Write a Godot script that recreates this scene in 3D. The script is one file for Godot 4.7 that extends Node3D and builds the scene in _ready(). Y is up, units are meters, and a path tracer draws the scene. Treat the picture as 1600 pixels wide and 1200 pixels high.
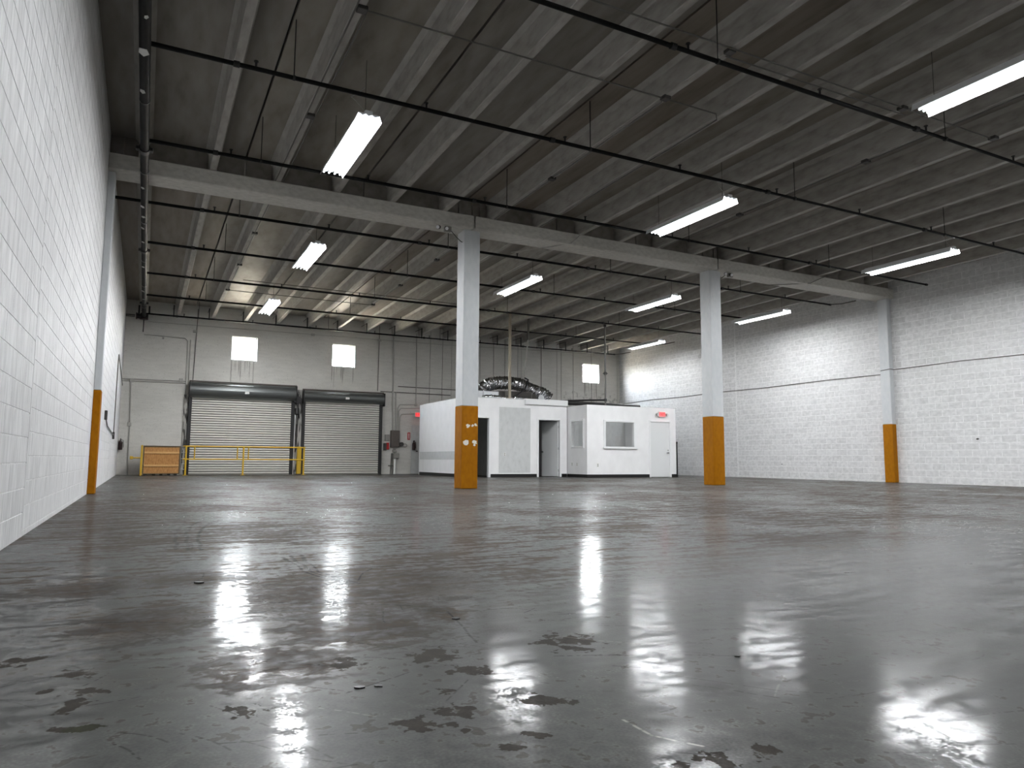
extends Node3D
# A painted-block warehouse bay. Metres; x runs along the roller-door wall, depth d runs away from the camera (z = -d).

const XL := -0.885      # block wall beside the sprinkler main
const XR := 21.909      # far block wall
const DB := 30.452      # roller-door wall
const DF := -1.0        # wall behind the camera
const DC := 15.109      # column line
const TEE := 1.242      # stem spacing
const YB := 6.071
const YT := 6.383

var org := {}
var used := {}
var M := {}
var rng := RandomNumberGenerator.new()


func V(x: float, y: float, d: float) -> Vector3:
	return Vector3(x, y, -d)


# ------------------------------------------------------------------ mesh builder
class MB:
	var v := PackedVector3Array()
	var n := PackedVector3Array()
	var t := PackedVector2Array()

	func tri3(a: Vector3, b: Vector3, c: Vector3, na: Vector3, nb: Vector3, nc: Vector3, ta := Vector2.ZERO, tb := Vector2.ZERO, tc := Vector2.ZERO) -> void:
		if (b - a).cross(c - a).dot(na + nb + nc) > 0.0:
			v.append_array([a, c, b]); n.append_array([na, nc, nb]); t.append_array([ta, tc, tb])
		else:
			v.append_array([a, b, c]); n.append_array([na, nb, nc]); t.append_array([ta, tb, tc])

	func tri(a: Vector3, b: Vector3, c: Vector3, nn: Vector3) -> void:
		tri3(a, b, c, nn, nn, nn)

	func quad(a: Vector3, b: Vector3, c: Vector3, d: Vector3, nn: Vector3) -> void:
		var m := (c - a).cross(d - b)
		if m.length() > 1e-12:
			m = m.normalized()
			nn = m if m.dot(nn) > 0.0 else -m
		tri(a, b, c, nn); tri(a, c, d, nn)

	func quad_uv(p: Array, nn: Vector3, uv: Array) -> void:
		tri3(p[0], p[1], p[2], nn, nn, nn, uv[0], uv[1], uv[2]); tri3(p[0], p[2], p[3], nn, nn, nn, uv[0], uv[2], uv[3])

	# eight corners: bottom a b c d, top e f g h
	func hexa(p: Array) -> void:
		var mid := Vector3.ZERO
		for q in p: mid += q / 8.0
		for f in [[0, 1, 2, 3], [4, 5, 6, 7], [0, 1, 5, 4], [1, 2, 6, 5], [2, 3, 7, 6], [3, 0, 4, 7]]:
			var a: Vector3 = p[f[0]]; var b: Vector3 = p[f[1]]; var c: Vector3 = p[f[2]]; var d: Vector3 = p[f[3]]
			quad(a, b, c, d, (a + b + c + d) / 4.0 - mid)

	func box(c: Vector3, s: Vector3, bas := Basis.IDENTITY) -> void:
		var p := []
		for y in [-0.5, 0.5]:
			for q in [[-0.5, -0.5], [0.5, -0.5], [0.5, 0.5], [-0.5, 0.5]]:
				p.append(c + bas * (Vector3(q[0], y, q[1]) * s))
		hexa(p)

	# from (x0,y0,d0) to (x1,y1,d1), depth positive away from the camera
	func span(x0: float, x1: float, y0: float, y1: float, d0: float, d1: float) -> void:
		box(Vector3((x0 + x1) / 2, (y0 + y1) / 2, -(d0 + d1) / 2), Vector3(absf(x1 - x0), absf(y1 - y0), absf(d1 - d0)))

	# box with chamfered edges
	func cbox(c: Vector3, s: Vector3, b: float, bas := Basis.IDENTITY) -> void:
		var h := s / 2.0
		var sg := [-1.0, 1.0]
		for ax in 3:
			var u := (ax + 1) % 3
			var w := (ax + 2) % 3
			for k in sg:
				var nn := Vector3.ZERO; nn[ax] = k
				var p := []
				for q in [[-1, -1], [1, -1], [1, 1], [-1, 1]]:
					var a := Vector3.ZERO
					a[ax] = k * h[ax]; a[u] = q[0] * (h[u] - b); a[w] = q[1] * (h[w] - b)
					p.append(c + bas * a)
				quad(p[0], p[1], p[2], p[3], bas * nn)
			for k in sg:
				for j in sg:
					var p2 := []
					for e in [[0, -1], [0, 1], [1, 1], [1, -1]]:
						var a2 := Vector3.ZERO
						a2[ax] = e[1] * (h[ax] - b)
						a2[u] = k * (h[u] - (b if e[0] == 1 else 0.0))
						a2[w] = j * (h[w] - (0.0 if e[0] == 1 else b))
						p2.append(c + bas * a2)
					var n2 := Vector3.ZERO; n2[u] = k; n2[w] = j
					quad(p2[0], p2[1], p2[2], p2[3], bas * n2)
		for i in sg:
			for k in sg:
				for j in sg:
					var s3 := Vector3(i, k, j)
					var a3 := (h - Vector3(0, b, b)) * s3
					var b3 := (h - Vector3(b, 0, b)) * s3
					var c3 := (h - Vector3(b, b, 0)) * s3
					tri(c + bas * a3, c + bas * b3, c + bas * c3, bas * s3.normalized())

	func cspan(x0: float, x1: float, y0: float, y1: float, d0: float, d1: float, b: float) -> void:
		cbox(Vector3((x0 + x1) / 2, (y0 + y1) / 2, -(d0 + d1) / 2), Vector3(absf(x1 - x0), absf(y1 - y0), absf(d1 - d0)), b)

	func tube(pts: Array, r: float, seg := 8, caps := true) -> void:
		tube_r(pts, [], r, seg, caps)

	func tube_r(pts: Array, radii: Array, r0: float, seg := 8, caps := true) -> void:
		var k := pts.size()
		var side := Vector3.ZERO
		var last := []
		var lastn := []
		for i in k:
			var p: Vector3 = pts[i]
			var dir: Vector3 = ((pts[mini(i + 1, k - 1)] as Vector3) - (pts[maxi(i - 1, 0)] as Vector3)).normalized()
			if i == 0:
				side = dir.cross(Vector3.UP if absf(dir.y) < 0.9 else Vector3.RIGHT).normalized()
			side = (side - dir * side.dot(dir)).normalized()
			var up := dir.cross(side)
			var r: float = radii[i] if radii.size() else r0
			var ring := []
			var rn := []
			for s in seg:
				var a := TAU * s / seg
				var q := side * cos(a) + up * sin(a)
				ring.append(p + q * r); rn.append(q)
			if i:
				for s in seg:
					var s2 := (s + 1) % seg
					tri3(last[s], last[s2], ring[s2], lastn[s], lastn[s2], rn[s2])
					tri3(last[s], ring[s2], ring[s], lastn[s], rn[s2], rn[s])
			if caps and (i == 0 or i == k - 1):
				for s in seg:
					tri(p, ring[s], ring[(s + 1) % seg], dir if i else -dir)
			last = ring; lastn = rn

	func rod(a: Vector3, b: Vector3, r: float, seg := 8) -> void:
		tube([a, b], r, seg)

	# polygon in the plane (ax, ay) at o, pushed along dv
	func prism(poly: PackedVector2Array, o: Vector3, ax: Vector3, ay: Vector3, dv: Vector3) -> void:
		var k := poly.size()
		var c := Vector2.ZERO
		for p in poly: c += p / k
		var idx := Geometry2D.triangulate_polygon(poly)
		var dn := dv.normalized()
		for i in range(0, idx.size(), 3):
			var q := []
			for j in 3:
				var p := poly[idx[i + j]]
				q.append(o + ax * p.x + ay * p.y)
			tri(q[0], q[1], q[2], -dn)
			tri(q[0] + dv, q[1] + dv, q[2] + dv, dn)
		var area := 0.0
		for i in k:
			area += poly[i].cross(poly[(i + 1) % k])
		for i in k:
			var p := poly[i]
			var p2 := poly[(i + 1) % k]
			var e := (p2 - p).normalized()
			var out := Vector2(e.y, -e.x) * (1.0 if area > 0 else -1.0)
			var a := o + ax * p.x + ay * p.y
			var b := o + ax * p2.x + ay * p2.y
			quad(a, b, b + dv, a + dv, ax * out.x + ay * out.y)

	func lathe(prof: Array, o: Vector3, seg := 16) -> void:
		for i in prof.size() - 1:
			var p: Vector2 = prof[i]
			var q: Vector2 = prof[i + 1]
			var e := q - p
			var nr := Vector2(e.y, -e.x).normalized()
			for s in seg:
				var a := TAU * s / seg
				var b := TAU * (s + 1) / seg
				var ca := Vector3(cos(a), 0, sin(a))
				var cb := Vector3(cos(b), 0, sin(b))
				var n1 := ca * nr.x + Vector3.UP * nr.y
				var n2 := cb * nr.x + Vector3.UP * nr.y
				var p1 := o + ca * p.x + Vector3.UP * p.y
				var p2 := o + cb * p.x + Vector3.UP * p.y
				var q1 := o + ca * q.x + Vector3.UP * q.y
				var q2 := o + cb * q.x + Vector3.UP * q.y
				if p.x > 1e-5: tri3(p1, p2, q2, n1, n2, n2)
				if q.x > 1e-5: tri3(p1, q2, q1, n1, n2, n1)

	func mesh(at := Vector3.ZERO, into: ArrayMesh = null) -> ArrayMesh:
		var a := []
		a.resize(Mesh.ARRAY_MAX)
		var vv := PackedVector3Array()
		vv.resize(v.size())
		for i in v.size(): vv[i] = v[i] - at
		a[Mesh.ARRAY_VERTEX] = vv; a[Mesh.ARRAY_NORMAL] = n; a[Mesh.ARRAY_TEX_UV] = t
		var m := into if into else ArrayMesh.new()
		m.add_surface_from_arrays(Mesh.PRIMITIVE_TRIANGLES, a)
		return m


# ------------------------------------------------------------------ nodes
func numbered(called: String) -> String:
	var k: int = used.get(called, -1) + 1
	used[called] = k
	return called if k == 0 else "%s_%03d" % [called, k]


func thing(called: String, at: Vector3, label: String, category: String, group := "") -> Node3D:
	var o := Node3D.new()
	o.name = numbered(called)
	add_child(o)
	o.position = at
	org[o] = at
	o.set_meta("label", label)
	o.set_meta("category", category)
	if group: o.set_meta("group", group)
	return o


func setting(called: String, at := Vector3.ZERO, label := "") -> Node3D:
	var o := Node3D.new()
	o.name = called
	add_child(o)
	o.position = at
	org[o] = at
	o.set_meta("kind", "structure")
	if label: o.set_meta("label", label)
	return o


func part(parent: Node3D, called: String, mb: MB, m: Material, label := "") -> MeshInstance3D:
	var o := MeshInstance3D.new()
	o.name = called
	o.mesh = mb.mesh(org[parent])
	o.mesh.surface_set_material(0, m)
	parent.add_child(o, true)
	org[o] = org[parent]
	if label: o.set_meta("label", label)
	return o


# ------------------------------------------------------------------ materials
func noise(freq: float, oct := 4, sd := 1, kind := FastNoiseLite.TYPE_SIMPLEX_SMOOTH) -> FastNoiseLite:
	var f := FastNoiseLite.new()
	f.noise_type = kind
	f.frequency = freq
	f.fractal_octaves = oct
	f.seed = sd
	return f


func ntex(freq: float, oct: int, sd: int, stops: Array, size := 512) -> NoiseTexture2D:
	var t := NoiseTexture2D.new()
	t.width = size; t.height = size
	t.seamless = true
	t.seamless_blend_skirt = 0.2
	t.noise = noise(freq, oct, sd)
	t.normalize = true
	if stops.size():
		var g := Gradient.new()
		g.offsets = PackedFloat32Array(stops.map(func(s): return s[0]))
		g.colors = PackedColorArray(stops.map(func(s): return s[1]))
		t.color_ramp = g
	return t


func G8(v: float, warm := 0.0) -> Color:
	return Color8(int(v + warm), int(v), int(v - warm))


func mat(called: String, c: Color, rough := 0.6, metal := 0.0, spec := 0.5) -> StandardMaterial3D:
	var m := StandardMaterial3D.new()
	m.resource_name = called
	m.albedo_color = c
	m.roughness = rough
	m.metallic = metal
	m.metallic_specular = spec
	M[called] = m
	return m


func tmat(called: String, tex: Texture2D, scale: Vector3, tint := Color.WHITE, rough := 0.7, relief: Texture2D = null, depth := 0.0) -> StandardMaterial3D:
	var m := mat(called, tint, rough)
	m.albedo_texture = tex
	m.uv1_triplanar = true
	m.uv1_world_triplanar = true
	m.uv1_triplanar_sharpness = 4.0
	m.uv1_scale = scale
	if relief:
		m.heightmap_enabled = true
		m.heightmap_texture = relief
		m.heightmap_scale = depth
	return m


func materials() -> void:
	var bumpy := ntex(0.03, 5, 7, [])
	var fine := ntex(0.06, 4, 9, [])
	# painted block: brushed paint with faint upright runs
	var wall_t := ntex(0.02, 5, 11, [[0.0, G8(204)], [0.35, G8(216)], [0.6, G8(226)], [1.0, G8(240)]])
	for i in 4:
		var k: float = [0.98, 0.995, 0.965, 0.985][i]
		tmat("block%d" % i, wall_t, Vector3(0.9, 0.16, 0.9), Color(k, k, k * 1.002), 0.62, bumpy, 0.25)
	tmat("mortar", wall_t, Vector3(0.8, 0.3, 0.8), Color(0.99, 0.99, 0.99), 0.65, bumpy, 0.3)
	var rwall_t := ntex(0.035, 5, 13, [[0.0, G8(212)], [0.4, G8(226)], [0.7, G8(236)], [1.0, G8(246)]])
	for i in 4:
		var k2: float = [0.94, 0.952, 0.918, 0.93][i]
		tmat("rblock%d" % i, rwall_t, Vector3(0.28, 0.4, 0.28), Color(k2, k2, k2), 0.65, bumpy, 0.2)
	tmat("rmortar", rwall_t, Vector3(0.4, 0.5, 0.4), Color(1, 1, 1), 0.65, bumpy, 0.2)
	# cast concrete overhead
	var deck_t := ntex(0.012, 5, 21, [[0.0, Color8(116, 110, 102)], [0.3, Color8(130, 126, 119)], [0.6, Color8(139, 135, 129)], [1.0, Color8(148, 145, 139)]])
	tmat("deck0", deck_t, Vector3(0.5, 0.5, 0.12), Color(0.97, 0.96, 0.95), 0.55, bumpy, 0.15)
	tmat("deck1", deck_t, Vector3(0.43, 0.5, 0.15), Color(1.0, 0.985, 0.96), 0.55, bumpy, 0.15)
	tmat("deck2", deck_t, Vector3(0.61, 0.5, 0.10), Color(0.95, 0.91, 0.87), 0.55, bumpy, 0.15)
	var stem_t := ntex(0.02, 5, 23, [[0.0, Color8(138, 134, 127)], [0.4, Color8(156, 152, 146)], [1.0, Color8(172, 169, 163)]])
	tmat("stem", stem_t, Vector3(0.6, 0.6, 0.2), Color.WHITE, 0.55, bumpy, 0.12)
	tmat("beam", ntex(0.02, 5, 27, [[0.0, Color8(176, 173, 166)], [0.5, Color8(192, 189, 182)], [1.0, Color8(204, 201, 194)]]), Vector3(0.5, 0.9, 0.9), Color.WHITE, 0.65, bumpy, 0.25)
	tmat("column", ntex(0.015, 4, 29, [[0.0, Color8(200, 204, 206)], [0.5, Color8(206, 209, 211)], [1.0, Color8(212, 214, 215)]]), Vector3(0.8, 0.4, 0.8), Color.WHITE, 0.5, fine, 0.08)
	tmat("yellow", ntex(0.02, 4, 31, [[0.0, Color8(146, 90, 0)], [0.5, Color8(157, 99, 0)], [1.0, Color8(164, 105, 0)]]), Vector3(0.9, 0.5, 0.9), Color.WHITE, 0.6, fine, 0.08).metallic_specular = 0.25
	mat("chip", Color8(226, 222, 212), 0.7)
	tmat("cabin", ntex(0.01, 4, 33, [[0.0, G8(238)], [1.0, G8(246)]]), Vector3(0.4, 0.3, 0.4), Color.WHITE, 0.55)
	tmat("drywall", ntex(0.02, 5, 35, [[0.0, Color8(190, 192, 190)], [0.3, Color8(202, 204, 203)], [1.0, Color8(210, 212, 211)]]), Vector3(0.5, 0.3, 0.5), Color.WHITE, 0.75)
	mat("white_gloss", Color8(238, 239, 239), 0.35)
	mat("door_white", Color8(226, 228, 228), 0.4)
	mat("black_rubber", Color8(16, 16, 17), 0.45)
	mat("black_iron", Color8(26, 25, 25), 0.5)
	mat("pipe_black", Color8(13, 12, 12), 0.55, 0.0, 0.25)
	mat("pipe_grey", Color8(92, 90, 86), 0.5)
	mat("galvanised", Color8(150, 151, 150), 0.42, 0.6)
	mat("conduit", Color8(172, 170, 164), 0.45)
	mat("conduit_dark", Color8(96, 93, 88), 0.5)
	mat("flake", Color8(218, 218, 214), 0.6)
	mat("chrome", Color8(190, 190, 192), 0.25, 1.0)
	mat("rail_yellow", Color8(204, 164, 38), 0.45)
	var fixture := mat("fixture_white", Color8(235, 236, 238), 0.4)
	fixture.backlight_enabled = false
	var tube := mat("tube_glow", Color8(245, 248, 255), 0.4)
	tube.emission_enabled = true
	tube.emission = Color(0.95, 0.98, 1.0)
	tube.emission_energy_multiplier = 3.5
	tmat("slat", ntex(0.02, 4, 37, [[0.0, Color8(204, 202, 194)], [1.0, Color8(222, 219, 211)]]), Vector3(0.3, 2.0, 0.3), Color.WHITE, 0.42)
	mat("hood_steel", Color8(104, 107, 106), 0.32, 0.7)
	tmat("jamb", ntex(0.02, 4, 39, [[0.0, Color8(34, 33, 32)], [0.42, Color8(60, 58, 55)], [0.5, Color8(168, 166, 160)], [1.0, Color8(188, 186, 180)]]), Vector3(0.8, 0.12, 0.8), Color.WHITE, 0.7)
	tmat("plywood", ntex(0.025, 5, 41, [[0.0, Color8(150, 100, 50)], [0.5, Color8(186, 134, 76)], [1.0, Color8(208, 160, 100)]]), Vector3(3.0, 0.5, 3.0), Color.WHITE, 0.7)
	tmat("batten", ntex(0.02, 4, 43, [[0.0, Color8(196, 150, 92)], [1.0, Color8(222, 180, 122)]]), Vector3(0.8, 3.0, 0.8), Color.WHITE, 0.7)
	mat("crate_frame", Color8(92, 78, 54), 0.7)
	mat("foil", Color8(205, 206, 208), 0.16, 1.0)
	mat("foil_box", Color8(186, 188, 190), 0.35, 0.8)
	mat("unit_dark", Color8(58, 56, 52), 0.6)
	mat("unit_grey", Color8(104, 101, 95), 0.6)
	mat("tan_strut", Color8(168, 158, 140), 0.6)
	mat("panel_brown", Color8(84, 76, 70), 0.5)
	mat("box_grey", Color8(140, 138, 132), 0.5)
	mat("box_dark", Color8(58, 56, 54), 0.5)
	mat("red", Color8(176, 30, 28), 0.5)
	mat("sign_white", Color8(236, 236, 232), 0.5)
	var ex := mat("exit_red", Color8(214, 40, 48), 0.5)
	ex.emission_enabled = true
	ex.emission = Color(0.9, 0.06, 0.09)
	ex.emission_energy_multiplier = 0.7
	var ef := mat("exit_face", Color8(240, 150, 150), 0.5)
	ef.emission_enabled = true
	ef.emission = Color(0.9, 0.32, 0.34)
	ef.emission_energy_multiplier = 0.35
	mat("lens", Color8(225, 226, 228), 0.2)
	mat("extinguisher", Color8(40, 12, 12), 0.35)
	var gl := mat("glass", Color(0.95, 0.97, 0.97, 0.06), 0.0)
	gl.transparency = BaseMaterial3D.TRANSPARENCY_ALPHA
	mat("yard", Color8(214, 202, 182), 0.9)
	mat("roofing", Color8(70, 70, 70), 0.9)
	mat("chip_dark", Color8(24, 23, 22), 0.4)
	mat("gouge", Color8(60, 60, 58), 0.9)


# ------------------------------------------------------------------ set-up
func _ready() -> void:
	rng.seed = 20260
	var cam := Camera3D.new()
	cam.name = "camera"
	cam.fov = 56.522
	cam.near = 0.05
	cam.far = 400.0
	add_child(cam)
	cam.transform = Transform3D(Basis(Vector3(0.88971984, 0.0063458, 0.45646285), Vector3(-0.05333468, 0.99450068, 0.09013223), Vector3(-0.45338066, -0.10453773, 0.88516543)).orthonormalized(), Vector3(0, 0.68, 0))
	cam.current = true
	var env := Environment.new()
	var sky := Sky.new()
	var sm := ProceduralSkyMaterial.new()
	sm.sky_top_color = Color(0.80, 0.84, 0.88)
	sm.sky_horizon_color = Color(0.95, 0.95, 0.93)
	sm.sky_energy_multiplier = 8.5
	sm.ground_bottom_color = Color(0.5, 0.48, 0.44)
	sm.ground_horizon_color = Color(0.8, 0.8, 0.78)
	sm.ground_energy_multiplier = 2.0
	sm.sun_angle_max = 1.0
	sky.sky_material = sm
	env.background_mode = Environment.BG_SKY
	env.sky = sky
	env.tonemap_mode = Environment.TONE_MAPPER_LINEAR
	env.tonemap_exposure = 1.0
	env.sdfgi_enabled = true
	env.ssao_enabled = true
	env.ssil_enabled = true
	var we := WorldEnvironment.new()
	we.name = "environment"
	we.environment = env
	add_child(we)
	var sun := DirectionalLight3D.new()
	sun.name = "sun"
	sun.light_color = Color(1.0, 0.94, 0.84)
	sun.light_energy = 26.0
	sun.light_angular_distance = 0.5
	sun.shadow_enabled = true
	add_child(sun)
	sun.look_at_from_position(Vector3(6, 26, 14), Vector3.ZERO)

	materials()
	floor_slab()
	block_walls()
	back_wall()
	front_wall()
	roof()
	beam_line()
	columns()
	lights()
	pipes()
	ceiling_conduits()
	roller_doors()
	wall_services()
	cabins()
	roof_plant()
	loading_rail()
	loose_bits()


# ------------------------------------------------------------------ floor
# [kind, x, d, half length across, half length away]: 0 peeled to bare concrete, 1 greenish stain, 2 brown grime, 3 dark smudge
const SPOTS := [[0,-0.34,2.94,0.071,0.059], [0,-0.14,2.69,0.057,0.043], [0,-0.12,2.48,0.057,0.040], [0,-0.13,2.37,0.032,0.054], [1,-0.10,2.17,0.032,0.030], [0,-0.16,2.18,0.022,0.027], [0,-0.22,2.53,0.016,0.030], [0,0.28,2.11,0.043,0.036], [0,0.94,2.40,0.069,0.102], [0,0.98,2.19,0.077,0.042], [0,0.80,1.86,0.059,0.042], [0,0.67,1.81,0.070,0.038], [0,0.82,2.03,0.022,0.026], [0,0.76,1.72,0.011,0.019], [0,0.82,1.58,0.032,0.021], [0,1.02,1.84,0.028,0.054], [0,0.64,2.44,0.054,0.065], [0,1.46,2.37,0.096,0.105], [0,1.09,1.81,0.044,0.038], [0,1.20,1.30,0.037,0.036], [0,1.33,1.29,0.039,0.045], [0,1.10,1.32,0.022,0.016], [0,0.91,1.62,0.032,0.019], [2,0.97,3.70,0.535,0.647], [2,0.80,2.88,0.354,0.329], [2,0.40,2.53,0.251,0.232], [2,0.03,3.37,0.258,0.319], [2,1.38,3.94,0.216,0.218], [2,0.28,4.46,0.282,0.231], [2,-0.27,4.38,0.243,0.316], [3,1.54,1.71,0.087,0.069], [3,1.65,2.08,0.057,0.034], [3,1.30,2.63,0.077,0.107], [2,1.23,3.00,0.140,0.196]]
# tyre marks and scratches: [half width, strength, points]
const LINES := [[0.012, 0.5, [[0.33, 5.82], [0.37, 7.02], [0.47, 7.98], [0.63, 8.58]]], [0.012, 0.5, [[0.41, 5.8], [0.45, 6.83], [0.57, 7.81], [0.71, 8.3]]], [0.012, 0.45, [[0.25, 5.9], [0.29, 7.1], [0.4, 8.1]]], [0.008, 0.6, [[0.88, 5.19], [0.9, 4.91], [0.9, 4.5], [0.95, 4.14], [1.04, 3.96]]], [0.008, 0.55, [[0.94, 5.22], [0.94, 4.9], [0.94, 4.47], [0.99, 4.14], [1.06, 3.94]]], [0.008, 0.6, [[1.03, 5.27], [0.99, 4.87], [0.98, 4.43], [1.03, 4.15], [1.09, 3.92]]], [0.006, 0.6, [[2.85, 3.51], [3.07, 3.16], [3.24, 2.85]]], [0.003, 0.8, [[1.25, 3.06], [1.18, 2.69], [1.14, 2.49]]], [0.003, 0.6, [[1.3, 2.22], [1.67, 2.06], [1.98, 1.88], [2.14, 1.86]]], [0.003, 0.7, [[2.02, 2.29], [2.18, 2.25], [2.27, 2.05]]], [0.0025, -0.6, [[1.16, 1.61], [1.16, 1.49], [1.23, 1.38]]], [0.004, 0.45, [[1.12, 3.2], [1.24, 3.02], [1.54, 3.0], [1.83, 2.64]]], [0.002, 0.5, [[0.2, 2.2], [0.33, 1.95], [0.42, 1.7]]], [0.002, 0.5, [[1.5, 1.9], [1.72, 1.6], [1.86, 1.5]]]]

var fz := []        # zones being painted
var fb: FastNoiseLite
var fc: FastNoiseLite


func sm01(a: float, b: float, x: float) -> float:
	var k := clampf((x - a) / (b - a), 0.0, 1.0)
	return k * k * (3.0 - 2.0 * k)


func bulk(f: float, oct: int, sd: int, zone: Dictionary, squash := 1) -> PackedByteArray:
	# the same noise field for every zone, sampled in world metres
	var n := noise(1.0, oct, sd)
	n.noise_type = FastNoiseLite.TYPE_SIMPLEX
	var sx: float = zone.w / zone.size
	var sdp: float = zone.h / zone.size
	n.frequency = f * sdp
	var stretch := sx / sdp
	var w := int(round(zone.size * stretch / squash))
	n.offset = Vector3(zone.x0 / (sdp * squash), -(zone.d0 + zone.h) / sdp, 0)
	var im := n.get_image(w, zone.size, false, false, false)
	if w != zone.size: im.resize(zone.size, zone.size, Image.INTERPOLATE_BILINEAR)
	im.convert(Image.FORMAT_L8)
	return im.get_data()


func make_fields(job: int) -> void:
	var zone: Dictionary = fz[job / 5]
	match job % 5:
		0: zone.na = bulk(0.33, 3, 101, zone)
		1: zone.nb = bulk(2.6, 4, 102, zone)
		2: zone.nc = bulk(11.0, 5, 103, zone)
		3: zone.nd = bulk(75.0 if zone.w < 5.0 else 38.0, 3, 104, zone)
		4: zone.ne = bulk(7.0, 5, 105, zone, 6)


func paint_rows(job: int) -> void:
	var zone: Dictionary = fz[job / 64]
	var sz: int = zone.size
	var rows: int = sz / 64
	var r0: int = (job % 64) * rows
	var col := PackedByteArray()
	var aux := PackedByteArray()
	var coat := PackedByteArray()
	coat.resize(sz * rows)
	col.resize(sz * rows * 3)
	aux.resize(sz * rows * 3)
	var na: PackedByteArray = zone.na
	var nb: PackedByteArray = zone.nb
	var nc: PackedByteArray = zone.nc
	var nd: PackedByteArray = zone.nd
	var ne: PackedByteArray = zone.ne
	var sx: float = zone.w / sz
	var sd: float = zone.h / sz
	var x0: float = zone.x0
	var skx: float = zone.skip[0]
	var k := 0
	var i := r0 * sz - 1
	var q8 := 1.0 / 127.5
	var fine: float = 1.0 if sx < 0.008 else 0.0
	for r in rows:
		var d: float = zone.d0 + zone.h - (r0 + r + 0.5) * sd
		var near := []
		for s in SPOTS:
			if absf(d - s[2]) < 1.9 * (s[3] + s[4]): near.append(s)
		var skip_row: bool = d > zone.skip[1] and d < zone.skip[2]
		for c in sz:
			i += 1
			var x: float = x0 + (c + 0.5) * sx
			if skip_row and x < skx:
				k += 3
				continue
			var a: float = na[i] * q8 - 1.0
			var b: float = nb[i] * q8 - 1.0
			var e: float = nc[i] * q8 - 1.0
			var g: float = (nd[i] * q8 - 1.0) * fine
			var st: float = ne[i] * q8 - 1.0
			# how far the paint has worn into grime here
			var t := clampf((d + 0.35 * a - 0.18 * x - 2.2) * 0.5, 0.0, 1.0)
			var worn := t * t * (3.0 - 2.0 * t)
			t = clampf((0.9 * a + 0.6 * b + 1.0 * st + 0.4 * e + 0.2) * 1.6, 0.0, 1.0)
			var grime := worn * t * t * (3.0 - 2.0 * t) * 0.9
			var bare := 0.0
			var green := 0.0
			var smudge := 0.0
			for s in near:
				var dx: float = x - s[1]
				if absf(dx) > 1.9 * (s[3] + s[4]): continue
				var dd: float = d - s[2]
				var u: float = (dx * 0.89 - dd * 0.456) / s[3]
				var w: float = (dx * 0.456 + dd * 0.89) / s[4]
				var q := sqrt(u * u + w * w)
				if q < 2.2:
					if s[0] == 2:
						grime = maxf(grime, 0.95 * sm01(1.2, 0.75, q + 0.4 * b + 0.45 * e + 0.55 * st))
					elif s[0] == 3:
						smudge = maxf(smudge, 0.55 * sm01(1.3, 0.3, q + 0.5 * e + 0.3 * st))
					else:
						var hit := sm01(0.07, -0.07, q - 0.85 + 0.25 * b + 1.15 * e + 0.35 * st + 0.15 * g)
						if s[0] == 1: green = maxf(green, hit)
						bare = maxf(bare, hit)
			# scattered flecks where the paint has lifted
			var fv := e * 0.72 + b * 0.34 + 0.05 * a
			if fv > 0.41:
				bare = maxf(bare, minf(1.0, (fv - 0.41) * 18.0) * (0.5 + 0.5 * maxf(worn, grime)))
			var tone := 1.0 + 0.10 * a + 0.22 * e + 0.28 * st * (0.45 + 0.55 * worn) + 0.2 * g + 0.10 * b
			var gr := clampf(grime * (0.85 + 0.5 * e + 0.5 * st), 0.0, 1.0)
			var gt := (1.0 + 0.14 * b + 0.22 * e + 0.08 * g + 0.25 * st) * gr
			tone *= 1.0 - gr
			var R := 81.0 * tone + 58.0 * gt
			var Gc := 82.0 * tone + 50.0 * gt
			var B := 80.0 * tone + 43.0 * gt
			if smudge > 0.0:
				R = lerpf(R, 48.0, smudge); Gc = lerpf(Gc, 46.0, smudge); B = lerpf(B, 44.0, smudge)
			if bare > 0.0:
				var bt := 1.0 + 0.15 * e + 0.1 * g
				R = lerpf(R, (56.0 - 6.0 * green) * bt, bare); Gc = lerpf(Gc, 51.0 * bt, bare); B = lerpf(B, (45.0 - 11.0 * green) * bt, bare)
			var rough := 0.46 + 0.06 * e + 0.05 * g + 0.06 * st + 0.22 * gr + 0.05 * worn
			rough += (0.7 - rough) * bare * 0.9
			var seal := (0.6 + 0.9 * e + 0.9 * st + 1.0 * g + 0.3 * b) * (1.0 - 0.93 * gr) * (1.0 - 0.9 * bare)
			var hgt := 0.62 + 0.08 * e + 0.035 * g - 0.08 * gr * (1.0 + 2.0 * e) - 0.25 * bare + 0.05 * b
			col[k] = clampi(int(R), 0, 255); col[k + 1] = clampi(int(Gc), 0, 255); col[k + 2] = clampi(int(B), 0, 255)
			aux[k] = clampi(int(hgt * 255.0), 0, 255); aux[k + 1] = clampi(int(rough * 255.0), 0, 255)
			coat[i - r0 * sz] = clampi(int(seal * 255.0), 0, 255)
			k += 3
	zone.col[job % 64] = col
	zone.aux[job % 64] = aux
	zone.coat[job % 64] = coat


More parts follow.
